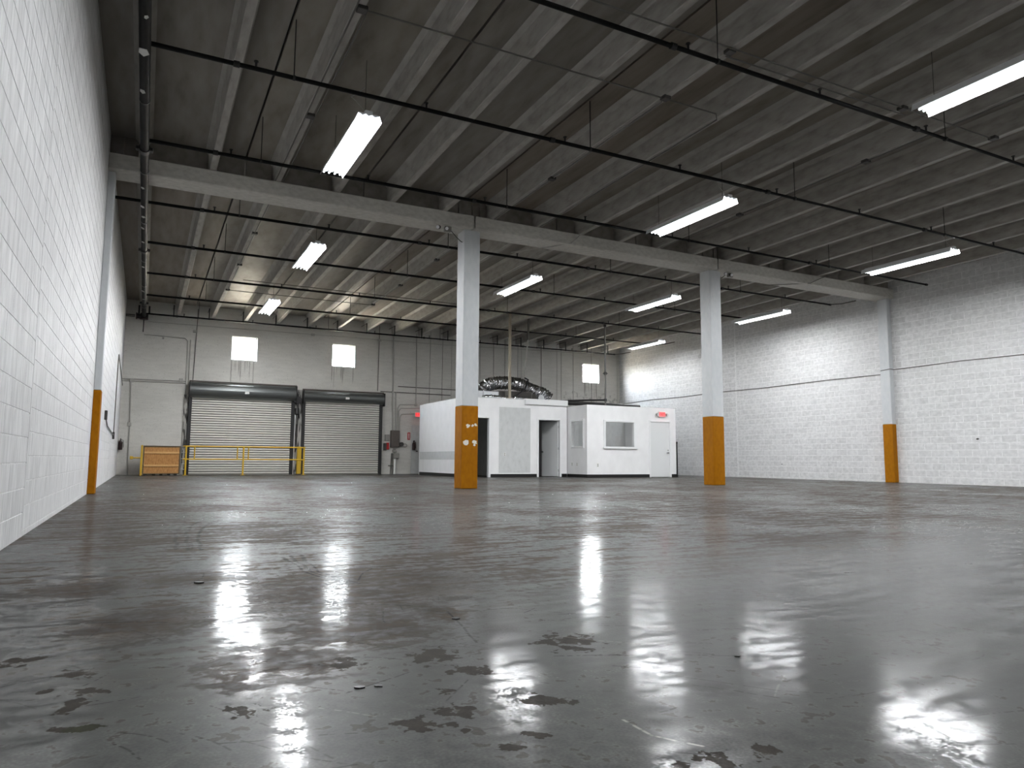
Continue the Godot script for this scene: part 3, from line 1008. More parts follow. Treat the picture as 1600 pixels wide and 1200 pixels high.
# ------------------------------------------------------------------ sprinkler pipes
func pipes() -> void:
	var x := -0.27
	var y := 6.0
	var t := thing("sprinkler_main", V(x, y, 14), "thick black sprinkler main with peeling white flakes along the ceiling", "pipe")
	var p := MB.new()
	p.rod(V(x, y, DF + 0.01), V(x, y, 30.01), 0.07, 16)
	part(t, "pipe", p, M.pipe_black)
	for d in [3.5, 13.55, 20.4, 27.6]:
		var c := MB.new()
		c.rod(V(x, y, d - 0.08), V(x, y, d + 0.08), 0.09, 16)
		for s in [-1, 1]: c.cbox(V(x + s * 0.1, y, d), Vector3(0.07, 0.06, 0.12), 0.01)
		part(t, "coupling", c, M.black_iron)
	for d in [5.2, 8.5, 11.6, 14.6, 17.8, 21.4, 24.6, 28.2]:
		var h := MB.new()
		var ring := []
		for i in 13: ring.append(V(x + cos(TAU * i / 12.0) * 0.077, y + sin(TAU * i / 12.0) * 0.077, d))
		h.tube(ring, 0.006, 5, false)
		h.rod(V(x, y + 0.077, d), V(x, stem_y(d) + 0.43, d), 0.007, 6)
		part(t, "hanger", h, M.galvanised)
	for q in [[10.05, -0.3, 0.075], [11.2, -0.7, 0.045], [9.2, 0.5, 0.03], [15.4, -0.8, 0.04], [16.6, -0.9, 0.05], [17.3, -0.4, 0.05], [18.2, -1.0, 0.05], [19.4, -0.7, 0.045], [22.0, -0.6, 0.05], [25.3, -0.9, 0.06], [26.6, -0.3, 0.05]]:
		var fk := MB.new()
		var ang: float = -PI / 2 + q[1] * 0.5
		var up := Vector3(cos(ang), sin(ang), 0)
		var side := Vector3(-sin(ang), cos(ang), 0)
		var sz: float = q[2]
		fk.prism(PackedVector2Array([Vector2(-sz * 0.7, -sz), Vector2(sz * 0.5, -sz * 1.3), Vector2(sz * 0.9, sz * 0.2), Vector2(0, sz * 1.5), Vector2(-sz * 0.8, sz * 0.6)]), V(x, y, q[0]) + up * 0.071, side, Vector3(0, 0, -1), up * 0.004)
		part(t, "paint_flake", fk, M.flake, "white paint flake")
	var vt := thing("sprinkler_valve", V(x, y, 30.1), "dark red sprinkler valve elbow at the end of the black main", "valve")
	var vb := MB.new()
	vb.rod(V(x, y - 0.1, 30.15), V(x, y + 0.1, 30.15), 0.13, 14)
	vb.rod(V(x - 0.25, y - 0.02, 30.15), V(x + 0.14, y - 0.02, 30.15), 0.1, 14)
	part(vt, "elbow", vb, M.black_iron)
	var arm := MB.new()
	arm.rod(V(XL + 0.007, y - 0.02, 30.15), V(x - 0.3, y - 0.02, 30.15), 0.05, 12)
	part(vt, "side_pipe", arm, M.pipe_grey)
	var fl := MB.new()
	fl.rod(V(x - 0.27, y - 0.02, 30.15), V(x - 0.23, y - 0.02, 30.15), 0.13, 14)
	part(vt, "flange", fl, M.extinguisher)
	fl = MB.new()
	fl.rod(V(x, y - 0.14, 30.15), V(x, y - 0.1, 30.15), 0.15, 14)
	part(vt, "flange", fl, M.extinguisher)
	var dr := MB.new()
	dr.rod(V(x, y - 0.14, 30.15), V(x, y - 0.62, 30.15), 0.018, 8)
	part(vt, "drain", dr, M.black_iron)
	for s in [-1, 1]:
		var hg := MB.new()
		hg.rod(V(x + s * 0.17, y, 29.75), V(x + s * 0.17, stem_y(29.75) + 0.1, 29.75), 0.03, 8)
		part(vt, "strap", hg, M.black_iron)
	var rows := [[6.83, 21.0, "black sprinkler branch pipe with a conduit run beside it"], [9.92, 21.2, "black sprinkler branch pipe passing the near end of the front strip lights"], [13.12, 20.75, "black sprinkler branch pipe just in front of the concrete beam"], [16.42, 20.6, "black sprinkler branch pipe just behind the concrete beam"], [19.58, 19.9, "black sprinkler branch pipe at the far end of the strip lights behind the beam"], [22.93, 21.1, "black sprinkler branch pipe midway between beam and roller-door wall"], [26.12, 20.9, "black sprinkler branch pipe over the roller-door side strip lights"], [29.62, 21.0, "black sprinkler branch pipe with upright brackets along the roller-door wall"]]
	for r in rows.size():
		var d: float = rows[r][0]
		var xe: float = rows[r][1]
		var xs: float = x + 0.072
		var b := thing("sprinkler_branch", V(10, y, d), rows[r][2], "pipe", "sprinkler branch pipes under the ribs")
		var mb := MB.new()
		mb.rod(V(xs, y, d), V(10.6, y, d), 0.032, 10)
		mb.rod(V(10.6, y, d), V(xe, y, d), 0.026, 10)
		part(b, "pipe", mb, M.pipe_black)
		var cap := MB.new()
		if r in [3, 6, 7]:
			mb = MB.new()
			mb.tube([V(xe, y, d), V(xe + 0.3, y + 0.02, d - 0.25), V(xe + 0.62, y + 0.1, d - 0.55)], 0.02, 8)
			part(b, "end_leg", mb, M.pipe_grey)
		cap.rod(V(xe - 0.02, y, d), V(xe + 0.05, y, d), 0.036, 10)
		part(b, "end_cap", cap, M.black_iron)
		var hx := 1.25
		var i := 0
		while hx < xe - 0.3:
			# upright head
			var sp := MB.new()
			sp.rod(V(hx - 0.16, y, d), V(hx - 0.16, y + 0.1, d), 0.016, 8)
			sp.rod(V(hx - 0.16, y + 0.1, d), V(hx - 0.16, y + 0.112, d), 0.032, 8)
			part(b, "sprinkler_head", sp, M.black_iron)
			if i % 2 == 0:
				var hg := MB.new()
				hg.rod(V(hx + 0.35, y, d), V(hx + 0.35, stem_y(d) + 0.43, d), 0.008, 6)
				hg.rod(V(hx + 0.35 - 0.015, y, d), V(hx + 0.35 + 0.015, y, d), 0.04, 10)
				part(b, "hanger_rod", hg, M.black_iron)
				var cp := MB.new()
				cp.rod(V(hx - 0.45, y, d), V(hx - 0.37, y, d), 0.045, 10)
				part(b, "coupling", cp, M.black_iron)
			hx += 2.484
			i += 1
		if r == 7:
			var bx := 0.93 - 0.2
			while bx < 20.9:
				var br := MB.new()
				br.cspan(bx - 0.02, bx + 0.02, y - 0.04, y + 0.42, d - 0.02, d + 0.02, 0.004)
				br.rod(V(bx, y + 0.4, d), V(bx, y + 0.4, DB), 0.012, 6)
				part(b, "wall_bracket", br, M.black_iron)
				bx += TEE
	var stub := thing("sprinkler_stub", V(-0.6, y, 16.42), "short black pipe stub between the main and the wall pilaster", "pipe")
	var sb := MB.new()
	sb.rod(V(XL + 0.01, y, 16.42), V(x - 0.072, y, 16.42), 0.032, 10)
	part(stub, "pipe", sb, M.pipe_black)
	var rs := thing("sprinkler_riser", V(15.3, 2.76, 22.95), "thin grey drop pipe down to the office box with the exit sign", "pipe")
	var rp := MB.new()
	rp.rod(V(15.82, 5.965, 22.93), V(15.82, 2.765, 22.93), 0.034, 10)
	part(rs, "pipe", rp, M.pipe_grey)
	for yy in [4.02, 5.9, 2.98]:
		var cc := MB.new()
		cc.rod(V(15.82, yy - 0.05, 22.93), V(15.82, yy + 0.05, 22.93), 0.06, 12)
		if yy == 4.02: cc.rod(V(15.82, yy - 0.012, 22.93), V(15.82, yy + 0.012, 22.93), 0.1, 12)
		part(rs, "coupling", cc, M.black_iron)
	var el := MB.new()
	el.tube([V(15.82, 2.98, 22.93), V(15.2, 2.99, 23.6), V(14.95, 3.06, 25.2)], 0.036, 10)
	part(rs, "side_run", el, M.black_iron)


# ------------------------------------------------------------------ conduits overhead
func conduit(called: String, label: String, runs: Array, boxes: Array, r := 0.012, m := "conduit_dark", cat := "conduit", group := "conduits under the roof ribs", bs := Vector3(0.13, 0.06, 0.13)) -> void:
	var f: Array = runs[0][0]
	var t := thing(called, V(f[0], f[1], f[2]), label, cat, group)
	for run in runs:
		var p := MB.new()
		p.tube(run.map(func(q): return V(q[0], q[1], q[2])), r, 6)
		part(t, "pipe", p, M[m])
	for b in boxes:
		var p := MB.new()
		p.cbox(V(b[0], b[1], b[2]), bs, 0.008)
		var o := part(t, "junction_box", p, M.box_dark if m == "conduit_dark" else M.conduit)
		if bs.y == 0.06:
			var q := MB.new()
			q.cbox(V(b[0], b[1] - 0.034, b[2]), Vector3(0.07, 0.008, 0.07), 0.003)
			part(o, "cover_plate", q, M.box_grey)


func ceiling_conduits() -> void:
	var sy := func(d): return stem_y(d) - 0.02
	conduit("ceiling_conduit", "thin conduit crossing the front ribs then running back along one rib", [[[2.25, sy.call(8.6), 8.6], [7.2, sy.call(8.6), 8.6], [8.2, sy.call(8.6), 8.6], [8.36, sy.call(8.7), 8.75], [8.38, sy.call(10.8), 10.8], [8.38, sy.call(14.9), 14.9]]], [[2.2, sy.call(8.6), 8.6], [7.12, sy.call(8.6), 8.58]])
	conduit("ceiling_conduit", "thin conduit pair along the rib over the strip light by the sprinkler main", [[[2.12, sy.call(2.0), 2.0], [2.12, sy.call(14.9), 14.9]], [[2.27, sy.call(8.6), 8.6], [2.27, sy.call(14.9), 14.9]]], [[2.19, sy.call(11.8), 11.78]])
	conduit("ceiling_conduit", "conduit pair running beside the branch pipe near the entrance wall", [[[3.0, sy.call(7.1), 7.1], [13.3, sy.call(7.1), 7.02]], [[7.1, sy.call(7.1) - 0.03, 7.22], [11.0, sy.call(7.1) - 0.03, 7.15]]], [[7.1, sy.call(7.1), 7.14], [10.8, sy.call(7.1), 7.06], [13.25, sy.call(7.0), 7.0]])
	conduit("ceiling_conduit", "thin conduit with two white plates along a middle rib", [[[12.1, sy.call(5.0), 5.0], [12.1, sy.call(14.9), 14.9]]], [[12.1, sy.call(8.7), 8.7], [12.1, sy.call(12.0), 12.0]])
	conduit("ceiling_conduit", "thin conduit with one box along the rib before the chipped column", [[[7.14, sy.call(8.7), 8.7], [7.14, sy.call(14.9), 14.9]]], [[7.14, sy.call(12.2), 12.2]])
	conduit("ceiling_conduit", "thin conduit with three boxes over the yellow rail side", [[[2.2, sy.call(15.7), 15.7], [2.2, sy.call(25.2), 25.2]], [[2.2, sy.call(25.2), 25.2], [7.2, sy.call(25.2), 25.2]]], [[2.2, sy.call(18.64), 18.64], [2.2, sy.call(21.86), 21.86], [2.2, sy.call(25.2), 25.2]])
	conduit("ceiling_conduit", "thin conduit with three boxes behind the chipped column", [[[7.14, sy.call(16.0), 16.0], [7.14, sy.call(25.2), 25.2]], [[2.5, sy.call(23.6), 23.6], [9.9, sy.call(23.6), 23.6]]], [[7.14, sy.call(18.7), 18.7], [7.14, sy.call(21.95), 21.95], [7.14, sy.call(25.1), 25.1]])
	# cables slung over the beam
	conduit("beam_cable", "pale cable slung over the beam between the free columns", [[[9.6, 6.36, 14.2], [9.45, 6.3, 14.7], [9.3, 6.1, 14.93], [8.95, 6.04, 15.2], [8.6, 6.03, 15.6], [8.3, 6.08, 16.3]]], [], 0.011, "conduit", "cable", "cables over the beam")
	conduit("beam_cable", "dark cable slung over the beam near the cable wall", [[[18.6, 6.36, 14.4], [18.3, 6.3, 14.8], [17.9, 6.1, 14.94], [17.2, 6.04, 15.2], [16.6, 6.03, 15.6]]], [], 0.011, "conduit_dark", "cable", "cables over the beam")
	for q in [[5.98, "twin-head emergency lamp under the beam by the chipped column"], [14.75, "twin-head emergency lamp under the beam by the unchipped column"]]:
		var t := thing("emergency_lamp", V(q[0], 5.95, 15.1), q[1], "light", "emergency lamps under the beam")
		var b := MB.new()
		b.cbox(V(q[0] + 0.05, 6.0, 15.12), Vector3(0.17, 0.12, 0.09), 0.012)
		part(t, "housing", b, M.box_grey)
		for s in [-1, 1]:
			var h := MB.new()
			h.rod(V(q[0] - 0.1 + s * 0.09, 6.0, 15.05), V(q[0] - 0.14 + s * 0.11, 5.97, 14.97), 0.045, 12)
			var hd := part(t, "lamp_head", h, M.box_dark)
			var ln := MB.new()
			ln.rod(V(q[0] - 0.14 + s * 0.11, 5.97, 14.97), V(q[0] - 0.145 + s * 0.113, 5.966, 14.96), 0.04, 12)
			part(hd, "lens", ln, M.lens)
		var cd := MB.new()
		var s2 := 1.0 if q[0] < 10 else -1.0
		cd.tube([V(q[0] + s2 * 0.14, 5.98, 15.12), V(q[0] + s2 * 0.3, 5.85, 15.15), V(q[0] + s2 * 0.42, 5.78, 15.18), V(q[0] + s2 * 0.46, 5.78, 15.2)], 0.009, 6)
		part(t, "cord", cd, M.black_iron)
	# cable sagging along the far block wall
	var t2 := thing("wall_cable", V(XR - 0.02, 3.6, 20), "thin dark cable sagging along the far block wall", "cable")
	var w := []
	for q in [[30.35, 3.54], [27.71, 3.61], [25.84, 3.57], [24.21, 3.59], [22.94, 3.60], [20.47, 3.57], [17.76, 3.6], [15.52, 3.58]]: w.append(V(XR - 0.02, q[1], q[0]))
	var m1 := MB.new()
	m1.tube(w, 0.012, 6)
	part(t2, "run", m1, M.conduit_dark)
	var m2 := MB.new()
	m2.tube([V(XR - 0.21, 3.68, 15.43), V(XR - 0.215, 3.71, 15.1), V(XR - 0.19, 3.71, 15.09), V(XR - 0.02, 3.7, 15.08), V(XR - 0.02, 3.71, 13.93), V(XR - 0.02, 3.73, 12.93), V(XR - 0.02, 3.7, 11.15), V(XR - 0.02, 3.72, 8.0)], 0.012, 6)
	part(t2, "run", m2, M.conduit_dark)


# ------------------------------------------------------------------ roller doors
func roller_doors() -> void:
	var D := [[1.54, 5.33, 2.98, 3.58, "door_1", "closed pale roller door behind the yellow rail"], [5.86, 9.06, 3.0, 3.46, "door_2", "closed pale roller door without a rail before it"]]
	for q in D:
		var x0: float = q[0]
		var x1: float = q[1]
		var t := setting(q[4], V((x0 + x1) / 2, 0, DB - 0.1), q[5])
		var n := 33
		var pitch: float = (q[2] + 0.1) / n
		var sm := MB.new()
		# one curved slat, shared
		var prof := PackedVector2Array([Vector2(-0.004, 0.004), Vector2(0.02, 0.01), Vector2(0.03, pitch * 0.35), Vector2(0.026, pitch * 0.6), Vector2(0.006, pitch - 0.02), Vector2(-0.012, pitch - 0.014), Vector2(-0.012, 0.004)])
		sm.prism(prof, Vector3(-(x1 - x0) / 2, 0, 0), Vector3(0, 0, 1), Vector3.UP, Vector3(x1 - x0, 0, 0))
		var mesh := sm.mesh()
		mesh.surface_set_material(0, M.slat)
		for i in n:
			var o := MeshInstance3D.new()
			o.name = "slat"
			o.mesh = mesh
			t.add_child(o, true)
			o.position = Vector3(0, 0.03 + i * pitch, 0)
		var back := MB.new()
		back.span(x0, x1, 0.0, q[2] + 0.1, DB - 0.09, DB - 0.07)
		part(t, "backing", back, M.box_dark)
		var bar := MB.new()
		bar.cspan(x0, x1, 0.0, 0.06, DB - 0.15, DB - 0.08, 0.006)
		part(t, "bottom_bar", bar, M.box_grey)
		for s in [[x0 - 0.1, x0 + 0.02], [x1 - 0.02, x1 + 0.12]]:
			var g := MB.new()
			g.cspan(s[0], s[1], 0, q[2] + 0.05, DB - 0.16, DB - 0.06, 0.008)
			part(t, "guide_rail", g, M.black_iron)
			var j := MB.new()
			var wx: float = s[0] - 0.16 if s[0] < x0 else s[1]
			if s[0] < x0 and x0 < 2.0:
				j.cspan(wx, s[0], 0, 3.1, DB - 0.05, DB - 0.003, 0.006)
				part(t, "jamb", j, M.jamb)
			elif s[0] > x0 and x0 < 2.0:
				j.cspan(s[1] - 0.02, 5.78, 0, 3.5, DB - 0.05, DB - 0.003, 0.006)
				part(t, "jamb", j, M.jamb)
		var hood := MB.new()
		var hp := PackedVector2Array()
		var hh: float = q[3] - q[2]
		for i in 13:
			var a := -PI / 2 + PI * i / 12.0
			hp.append(Vector2(0.06 + cos(a) * 0.26, q[2] + hh / 2 + sin(a) * hh / 2))
		hp.append(Vector2(-0.1 + 0.0, q[3]))
		hp.append(Vector2(-0.1 + 0.0, q[2]))
		hood.prism(hp, V(x0 - 0.08, 0, DB - 0.1), Vector3(0, 0, 1), Vector3.UP, Vector3(x1 - x0 + 0.2, 0, 0))
		part(t, "hood", hood, M.hood_steel)
		for e in [x0 - 0.11, x1 + 0.12]:
			var br := MB.new()
			br.cspan(e, e + 0.03, q[2] - 0.08, q[3] + 0.02, DB - 0.42, DB, 0.006)
			part(t, "end_bracket", br, M.black_iron)
		var lab := MB.new()
		lab.cbox(V((x0 + x1) / 2 + 0.1, q[2] + hh * 0.42, DB - 0.425), Vector3(0.16, 0.09, 0.008), 0.002)
		part(t, "label_plate", lab, M.sign_white)
		var tr := MB.new()
		tr.cspan(x0 - 0.1, x1 + 0.2, q[3] + 0.03, q[3] + 0.09, DB - 0.06, DB, 0.008)
		part(t, "lintel_strip", tr, M.panel_brown)
	var ch := thing("chain_hoist", V(5.44, 2.2, DB - 0.25), "dark hoist chain hanging between the two roller doors", "chain")
	var c1 := MB.new()
	c1.rod(V(5.52, 3.3, DB - 0.22), V(5.5, 0.9, DB - 0.22), 0.012, 6)
	c1.rod(V(5.57, 3.3, DB - 0.22), V(5.56, 1.2, DB - 0.22), 0.012, 6)
	part(ch, "chain", c1, M.black_iron)
	var c2 := MB.new()
	c2.rod(V(5.53, 3.05, DB - 0.3), V(5.53, 3.05, DB - 0.18), 0.16, 16)
	part(ch, "chain_wheel", c2, M.black_iron)
	c2 = MB.new()
	c2.rod(V(5.53, 2.45, DB - 0.26), V(5.53, 2.7, DB - 0.2), 0.09, 12)
	part(ch, "brake_drum", c2, M.black_iron)
	var pp := thing("downpipe", V(5.45, 0, DB - 0.12), "pale upright pipe between the two roller doors", "pipe")
	var p1 := MB.new()
	p1.rod(V(5.46, 0, DB - 0.09), V(5.48, 2.6, DB - 0.09), 0.03, 8)
	part(pp, "pipe", p1, M.white_gloss)
	var bo := thing("door_bollard", V(5.65, 0, DB - 0.3), "yellow scuffed guard post between the two roller doors", "bollard")
	var b1 := MB.new()
	b1.cspan(5.57, 5.74, 0.0, 1.13, DB - 0.4, DB - 0.24, 0.02)
	part(bo, "post", b1, M.rail_yellow)
	var b2 := MB.new()
	b2.cspan(5.52, 5.79, 0.0, 0.03, DB - 0.46, DB - 0.2, 0.006)
	part(bo, "base_plate", b2, M.black_iron)


# ------------------------------------------------------------------ services on the roller-door wall
func wall_services() -> void:
	var f := DB - 0.03
	var g := "conduits on the roller-door wall"
	var bs := Vector3(0.14, 0.14, 0.06)
	conduit("wall_conduit", "double conduit line from the corner to the railed roller door", [[[XL, 3.6, f], [1.32, 3.62, f]], [[XL, 3.52, f], [1.32, 3.54, f]], [[-0.57, 3.5, f], [-0.53, 1.9, f], [-0.51, 0.0, f]]], [[-0.55, 3.55, f], [1.14, 3.65, f], [-0.54, 1.89, f]], 0.022, "conduit", "conduit", g, bs)
	conduit("wall_conduit", "angled conduit turning down to the wooden crate", [[[-0.24, 5.33, f], [1.2, 5.3, f], [1.3, 5.2, f], [1.32, 3.0, f], [1.34, 0.0, f]], [[1.40, 5.25, f], [1.42, 0.0, f]]], [[0.43, 5.27, f]], 0.02, "conduit", "conduit", g, Vector3(0.06, 0.12, 0.05))
	conduit("wall_conduit", "dark thin conduit dropping onto the railed roller door hood", [[[1.62, 6.5, f], [1.6, 5.6, f], [1.55, 3.6, f]]], [], 0.014, "conduit_dark", "conduit", g, bs)
	conduit("wall_conduit", "long level conduit high across the roller-door wall", [[[-0.1, 5.84, f], [12.0, 5.9, f], [21.6, 6.12, f]]], [[1.55, 5.6, f], [6.1, 5.86, f], [9.0, 5.86, f]], 0.012, "conduit", "conduit", g, Vector3(0.16, 0.1, 0.04))
	conduit("wall_conduit", "dark thin conduit beside the window over the rail-free roller door", [[[8.99, 6.5, f], [8.97, 3.62, f]]], [], 0.014, "conduit_dark", "conduit", g, bs)
	conduit("wall_conduit", "grey conduit down to the brown electric panel", [[[9.62, 6.4, f], [9.66, 3.8, f], [9.68, 1.9, f]], [[9.8, 3.6, f], [9.82, 1.9, f]]], [[9.66, 3.6, f]], 0.028, "conduit", "conduit", g, Vector3(0.1, 0.1, 0.06))
	conduit("wall_conduit", "two bent conduits from the electric panel towards the red exit sign", [[[9.88, 1.9, f], [9.9, 2.9, f], [10.0, 3.05, f], [10.8, 3.08, f]], [[9.94, 1.9, f], [9.95, 2.75, f], [10.05, 2.9, f], [11.0, 2.93, f]], [[9.98, 1.5, f], [10.0, 2.5, f], [10.1, 2.64, f], [10.75, 2.66, f]], [[10.72, 6.3, f], [10.75, 3.1, f]]], [[10.75, 3.06, f]], 0.022, "conduit", "conduit", g, Vector3(0.12, 0.12, 0.06))
	conduit("wall_conduit", "level conduit pair behind the roof of the cabin side wall", [[[9.1, 3.6, f], [12.4, 3.58, f]], [[9.9, 3.86, f], [12.7, 3.84, f]]], [], 0.018, "conduit_dark", "conduit", g, bs)
	var k := 0
	for x in [11.4, 12.0, 12.45, 13.2, 13.9, 14.6, 15.2, 15.9, 16.1, 17.2, 18.1, 18.35, 19.05, 20.15, 21.75]:
		conduit("wall_wire", "thin upright wire run down the roller-door wall above the office", [[[x, 6.5, f + 0.015], [x + rng.randf_range(-0.03, 0.03), 3.0, f + 0.015]]], [], 0.009 if k % 3 else 0.016, "conduit_dark" if k % 2 else "conduit", "wire", "upright wires above the office")
		k += 1
	# block-wall conduit and switch near the corner
	conduit("side_wall_conduit", "bent conduit with grey switch box on the block wall near the corner", [[[XL + 0.03, 1.62, 19.6], [XL + 0.03, 1.45, 20.6], [XL + 0.03, 1.33, 25.0]], [[XL + 0.03, 1.3, 25.0], [XL + 0.03, 3.6, 25.1], [XL + 0.03, 3.85, 25.3], [XL + 0.05, 3.3, 29.9]]], [[XL + 0.035, 1.66, 19.55], [XL + 0.03, 1.32, 25.0]], 0.016, "conduit_dark", "conduit", "conduits on the block wall", Vector3(0.06, 0.22, 0.14))
	# electric panel
	var p := thing("electric_panel", V(9.78, 1.16, f), "brown steel electric panel right of the rail-free roller door", "panel")
	var m := MB.new()
	m.cspan(9.59, 9.98, 1.16, 1.9, DB - 0.18, DB, 0.01)
	part(p, "cabinet", m, M.panel_brown)
	m = MB.new()
	m.cspan(9.62, 9.95, 1.2, 1.86, DB - 0.19, DB - 0.175, 0.004)
	var dr := part(p, "door", m, M.panel_brown)
	m = MB.new()
	m.cbox(V(9.91, 1.5, DB - 0.195), Vector3(0.02, 0.06, 0.02), 0.003)
	part(dr, "latch", m, M.box_dark)
	p = thing("switch_box", V(9.45, 1.44, f), "small grey switch box beside the brown electric panel", "box")
	m = MB.new()
	m.cspan(9.34, 9.55, 1.44, 1.72, DB - 0.1, DB, 0.01)
	part(p, "case", m, M.box_grey)
	p = thing("alarm_box", V(9.45, 1.05, f), "black and red alarm box below the small grey switch box", "box")
	m = MB.new()
	m.cspan(9.3, 9.42, 1.02, 1.34, DB - 0.1, DB, 0.01)
	part(p, "case", m, M.box_dark)
	m = MB.new()
	m.cspan(9.42, 9.53, 1.06, 1.36, DB - 0.09, DB, 0.01)
	part(p, "pull_station", m, M.red)
	p = thing("meter_box", V(9.85, 0.6, f), "grey meter box on a white standpipe under the electric panel", "box")
	m = MB.new()
	m.cspan(9.72, 9.97, 0.68, 0.9, DB - 0.2, DB, 0.015)
	part(p, "case", m, M.box_grey)
	m = MB.new()
	m.rod(V(9.8, 0.0, DB - 0.1), V(9.8, 0.7, DB - 0.1), 0.05, 12)
	part(p, "standpipe", m, M.sign_white)
	m = MB.new()
	m.rod(V(9.62, 0, DB - 0.06), V(9.66, 0.9, DB - 0.06), 0.02, 8)
	m.rod(V(9.7, 0, DB - 0.06), V(9.7, 0.9, DB - 0.06), 0.02, 8)
	m.rod(V(9.52, 0.36, DB - 0.06), V(9.74, 0.36, DB - 0.06), 0.025, 8)
	part(p, "feed_pipes", m, M.pipe_grey)
	m = MB.new()
	m.rod(V(9.68, 1.0, DB - 0.12), V(9.86, 0.98, DB - 0.12), 0.06, 10)
	m.rod(V(9.78, 0.9, DB - 0.12), V(9.78, 1.1, DB - 0.12), 0.05, 10)
	part(p, "valve", m, M.box_grey)
	p = thing("hose_valve", V(10.09, 1.3, f), "dark round valve with coiled hose right of the electric panel", "valve")
	m = MB.new()
	m.rod(V(10.09, 1.3, DB - 0.16), V(10.09, 1.3, DB), 0.09, 14)
	part(p, "body", m, M.box_dark)
	m = MB.new()
	var ring := []
	for i in 17: ring.append(V(10.27 + cos(TAU * i / 16.0) * 0.09, 1.25 + sin(TAU * i / 16.0) * 0.07, DB - 0.05))
	m.tube(ring, 0.013, 6, false)
	m.rod(V(10.05, 1.28, DB - 0.06), V(10.2, 1.25, DB - 0.06), 0.02, 8)
	part(p, "hose_coil", m, M.box_grey)
	p = thing("fire_sign", V(10.45, 1.51, f), "narrow red and white fire sign on the wall beside the side door", "sign")
	m = MB.new()
	m.cspan(10.39, 10.51, 1.5, 1.83, DB - 0.015, DB, 0.003)
	part(p, "plate", m, M.red)
	m = MB.new()
	m.cspan(10.43, 10.47, 1.54, 1.79, DB - 0.018, DB - 0.012, 0.001)
	part(p, "white_strip", m, M.sign_white)
	for q in [[10.66, DB - 0.1, "black fire extinguisher hanging beside the narrow red fire sign", 1.05], [-0.79, DB - 0.12, "black fire extinguisher hanging in the corner by the block wall", 0.93]]:
		p = thing("fire_extinguisher", V(q[0], q[3], q[1]), q[2], "extinguisher", "wall fire extinguishers")
		m = MB.new()
		m.lathe([Vector2(0, 0), Vector2(0.06, 0.0), Vector2(0.072, 0.02), Vector2(0.072, 0.27), Vector2(0.055, 0.32), Vector2(0.022, 0.345), Vector2(0.022, 0.37), Vector2(0, 0.37)], V(q[0], q[3], q[1]), 14)
		part(p, "cylinder", m, M.extinguisher)
		m = MB.new()
		m.cbox(V(q[0], q[3] + 0.39, q[1]), Vector3(0.03, 0.05, 0.12), 0.004)
		m.cbox(V(q[0], q[3] + 0.42, q[1] - 0.03), Vector3(0.02, 0.015, 0.14), 0.003)
		part(p, "valve_handle", m, M.black_iron)
		m = MB.new()
		m.tube([V(q[0] + 0.02, q[3] + 0.38, q[1]), V(q[0] + 0.09, q[3] + 0.35, q[1]), V(q[0] + 0.1, q[3] + 0.2, q[1]), V(q[0] + 0.09, q[3] + 0.08, q[1])], 0.01, 6)
		part(p, "hose", m, M.black_iron)
		m = MB.new()
		m.cspan(q[0] - 0.03, q[0] + 0.03, q[3] + 0.2, q[3] + 0.3, q[1] + 0.06, DB, 0.004)
		part(p, "wall_bracket", m, M.black_iron)
	var d := setting("door_3", V(11.0, 0, f), "grey side door in the roller-door wall partly hidden by the cabin")
	m = MB.new()
	m.cspan(10.57, 11.55, 0, 2.16, DB - 0.03, DB, 0.006)
	part(d, "door_frame", m, M.drywall)
	m = MB.new()
	m.cspan(10.74, 11.48, 0.01, 2.1, DB - 0.045, DB - 0.03, 0.004)
	var lf := part(d, "door_leaf", m, M.drywall)
	m = MB.new()
	m.rod(V(10.82, 1.0, DB - 0.045), V(10.82, 1.0, DB - 0.1), 0.03, 10)
	part(lf, "knob", m, M.box_dark)
	exit_sign(V(10.86, 2.63, DB - 0.03), "red lit exit sign above the side door beside the cabin")


func exit_sign(at: Vector3, label: String, heads := false) -> void:
	var t := thing("exit_sign", at, label, "sign", "lit exit signs")
	var m := MB.new()
	m.cbox(at + Vector3(0, 0, 0.035), Vector3(0.34, 0.22, 0.06), 0.01)
	part(t, "housing", m, M.sign_white)
	m = MB.new()
	m.cbox(at + Vector3(0, 0, 0.068), Vector3(0.31, 0.19, 0.008), 0.003)
	part(t, "lit_face_light", m, M.exit_face)
	var tm := TextMesh.new()
	tm.text = "EXIT"
	tm.font_size = 64
	tm.pixel_size = 0.0022
	tm.depth = 0.004
	var sf := SystemFont.new()
	sf.font_names = PackedStringArray(["Droid Sans"])
	sf.font_weight = 700
	tm.font = sf
	var o := MeshInstance3D.new()
	o.name = "exit_letters_light"
	o.mesh = tm
	o.material_override = M.exit_red
	t.add_child(o, true)
	o.position = Vector3(0, 0, 0.074)
	var lp := OmniLight3D.new()
	lp.name = "glow"
	lp.light_color = Color(1.0, 0.25, 0.25)
	lp.light_energy = 0.02
	lp.omni_range = 40.0
	lp.shadow_enabled = true
	lp.light_size = 0.05
	t.add_child(lp)
	lp.position = Vector3(0, 0, 0.15)
	if heads:
		for s in [-1, 1]:
			m = MB.new()
			m.rod(at + Vector3(s * 0.17, 0.0, 0.04), at + Vector3(s * 0.22, 0.0, 0.05), 0.015, 8)
			m.rod(at + Vector3(s * 0.22, 0.0, 0.0), at + Vector3(s * 0.24, -0.02, 0.11), 0.05, 12)
			var hd := part(t, "lamp_head", m, M.box_grey)
			m = MB.new()
			m.rod(at + Vector3(s * 0.24, -0.02, 0.11), at + Vector3(s * 0.241, -0.021, 0.118), 0.045, 12)
			part(hd, "lens", m, M.lens)


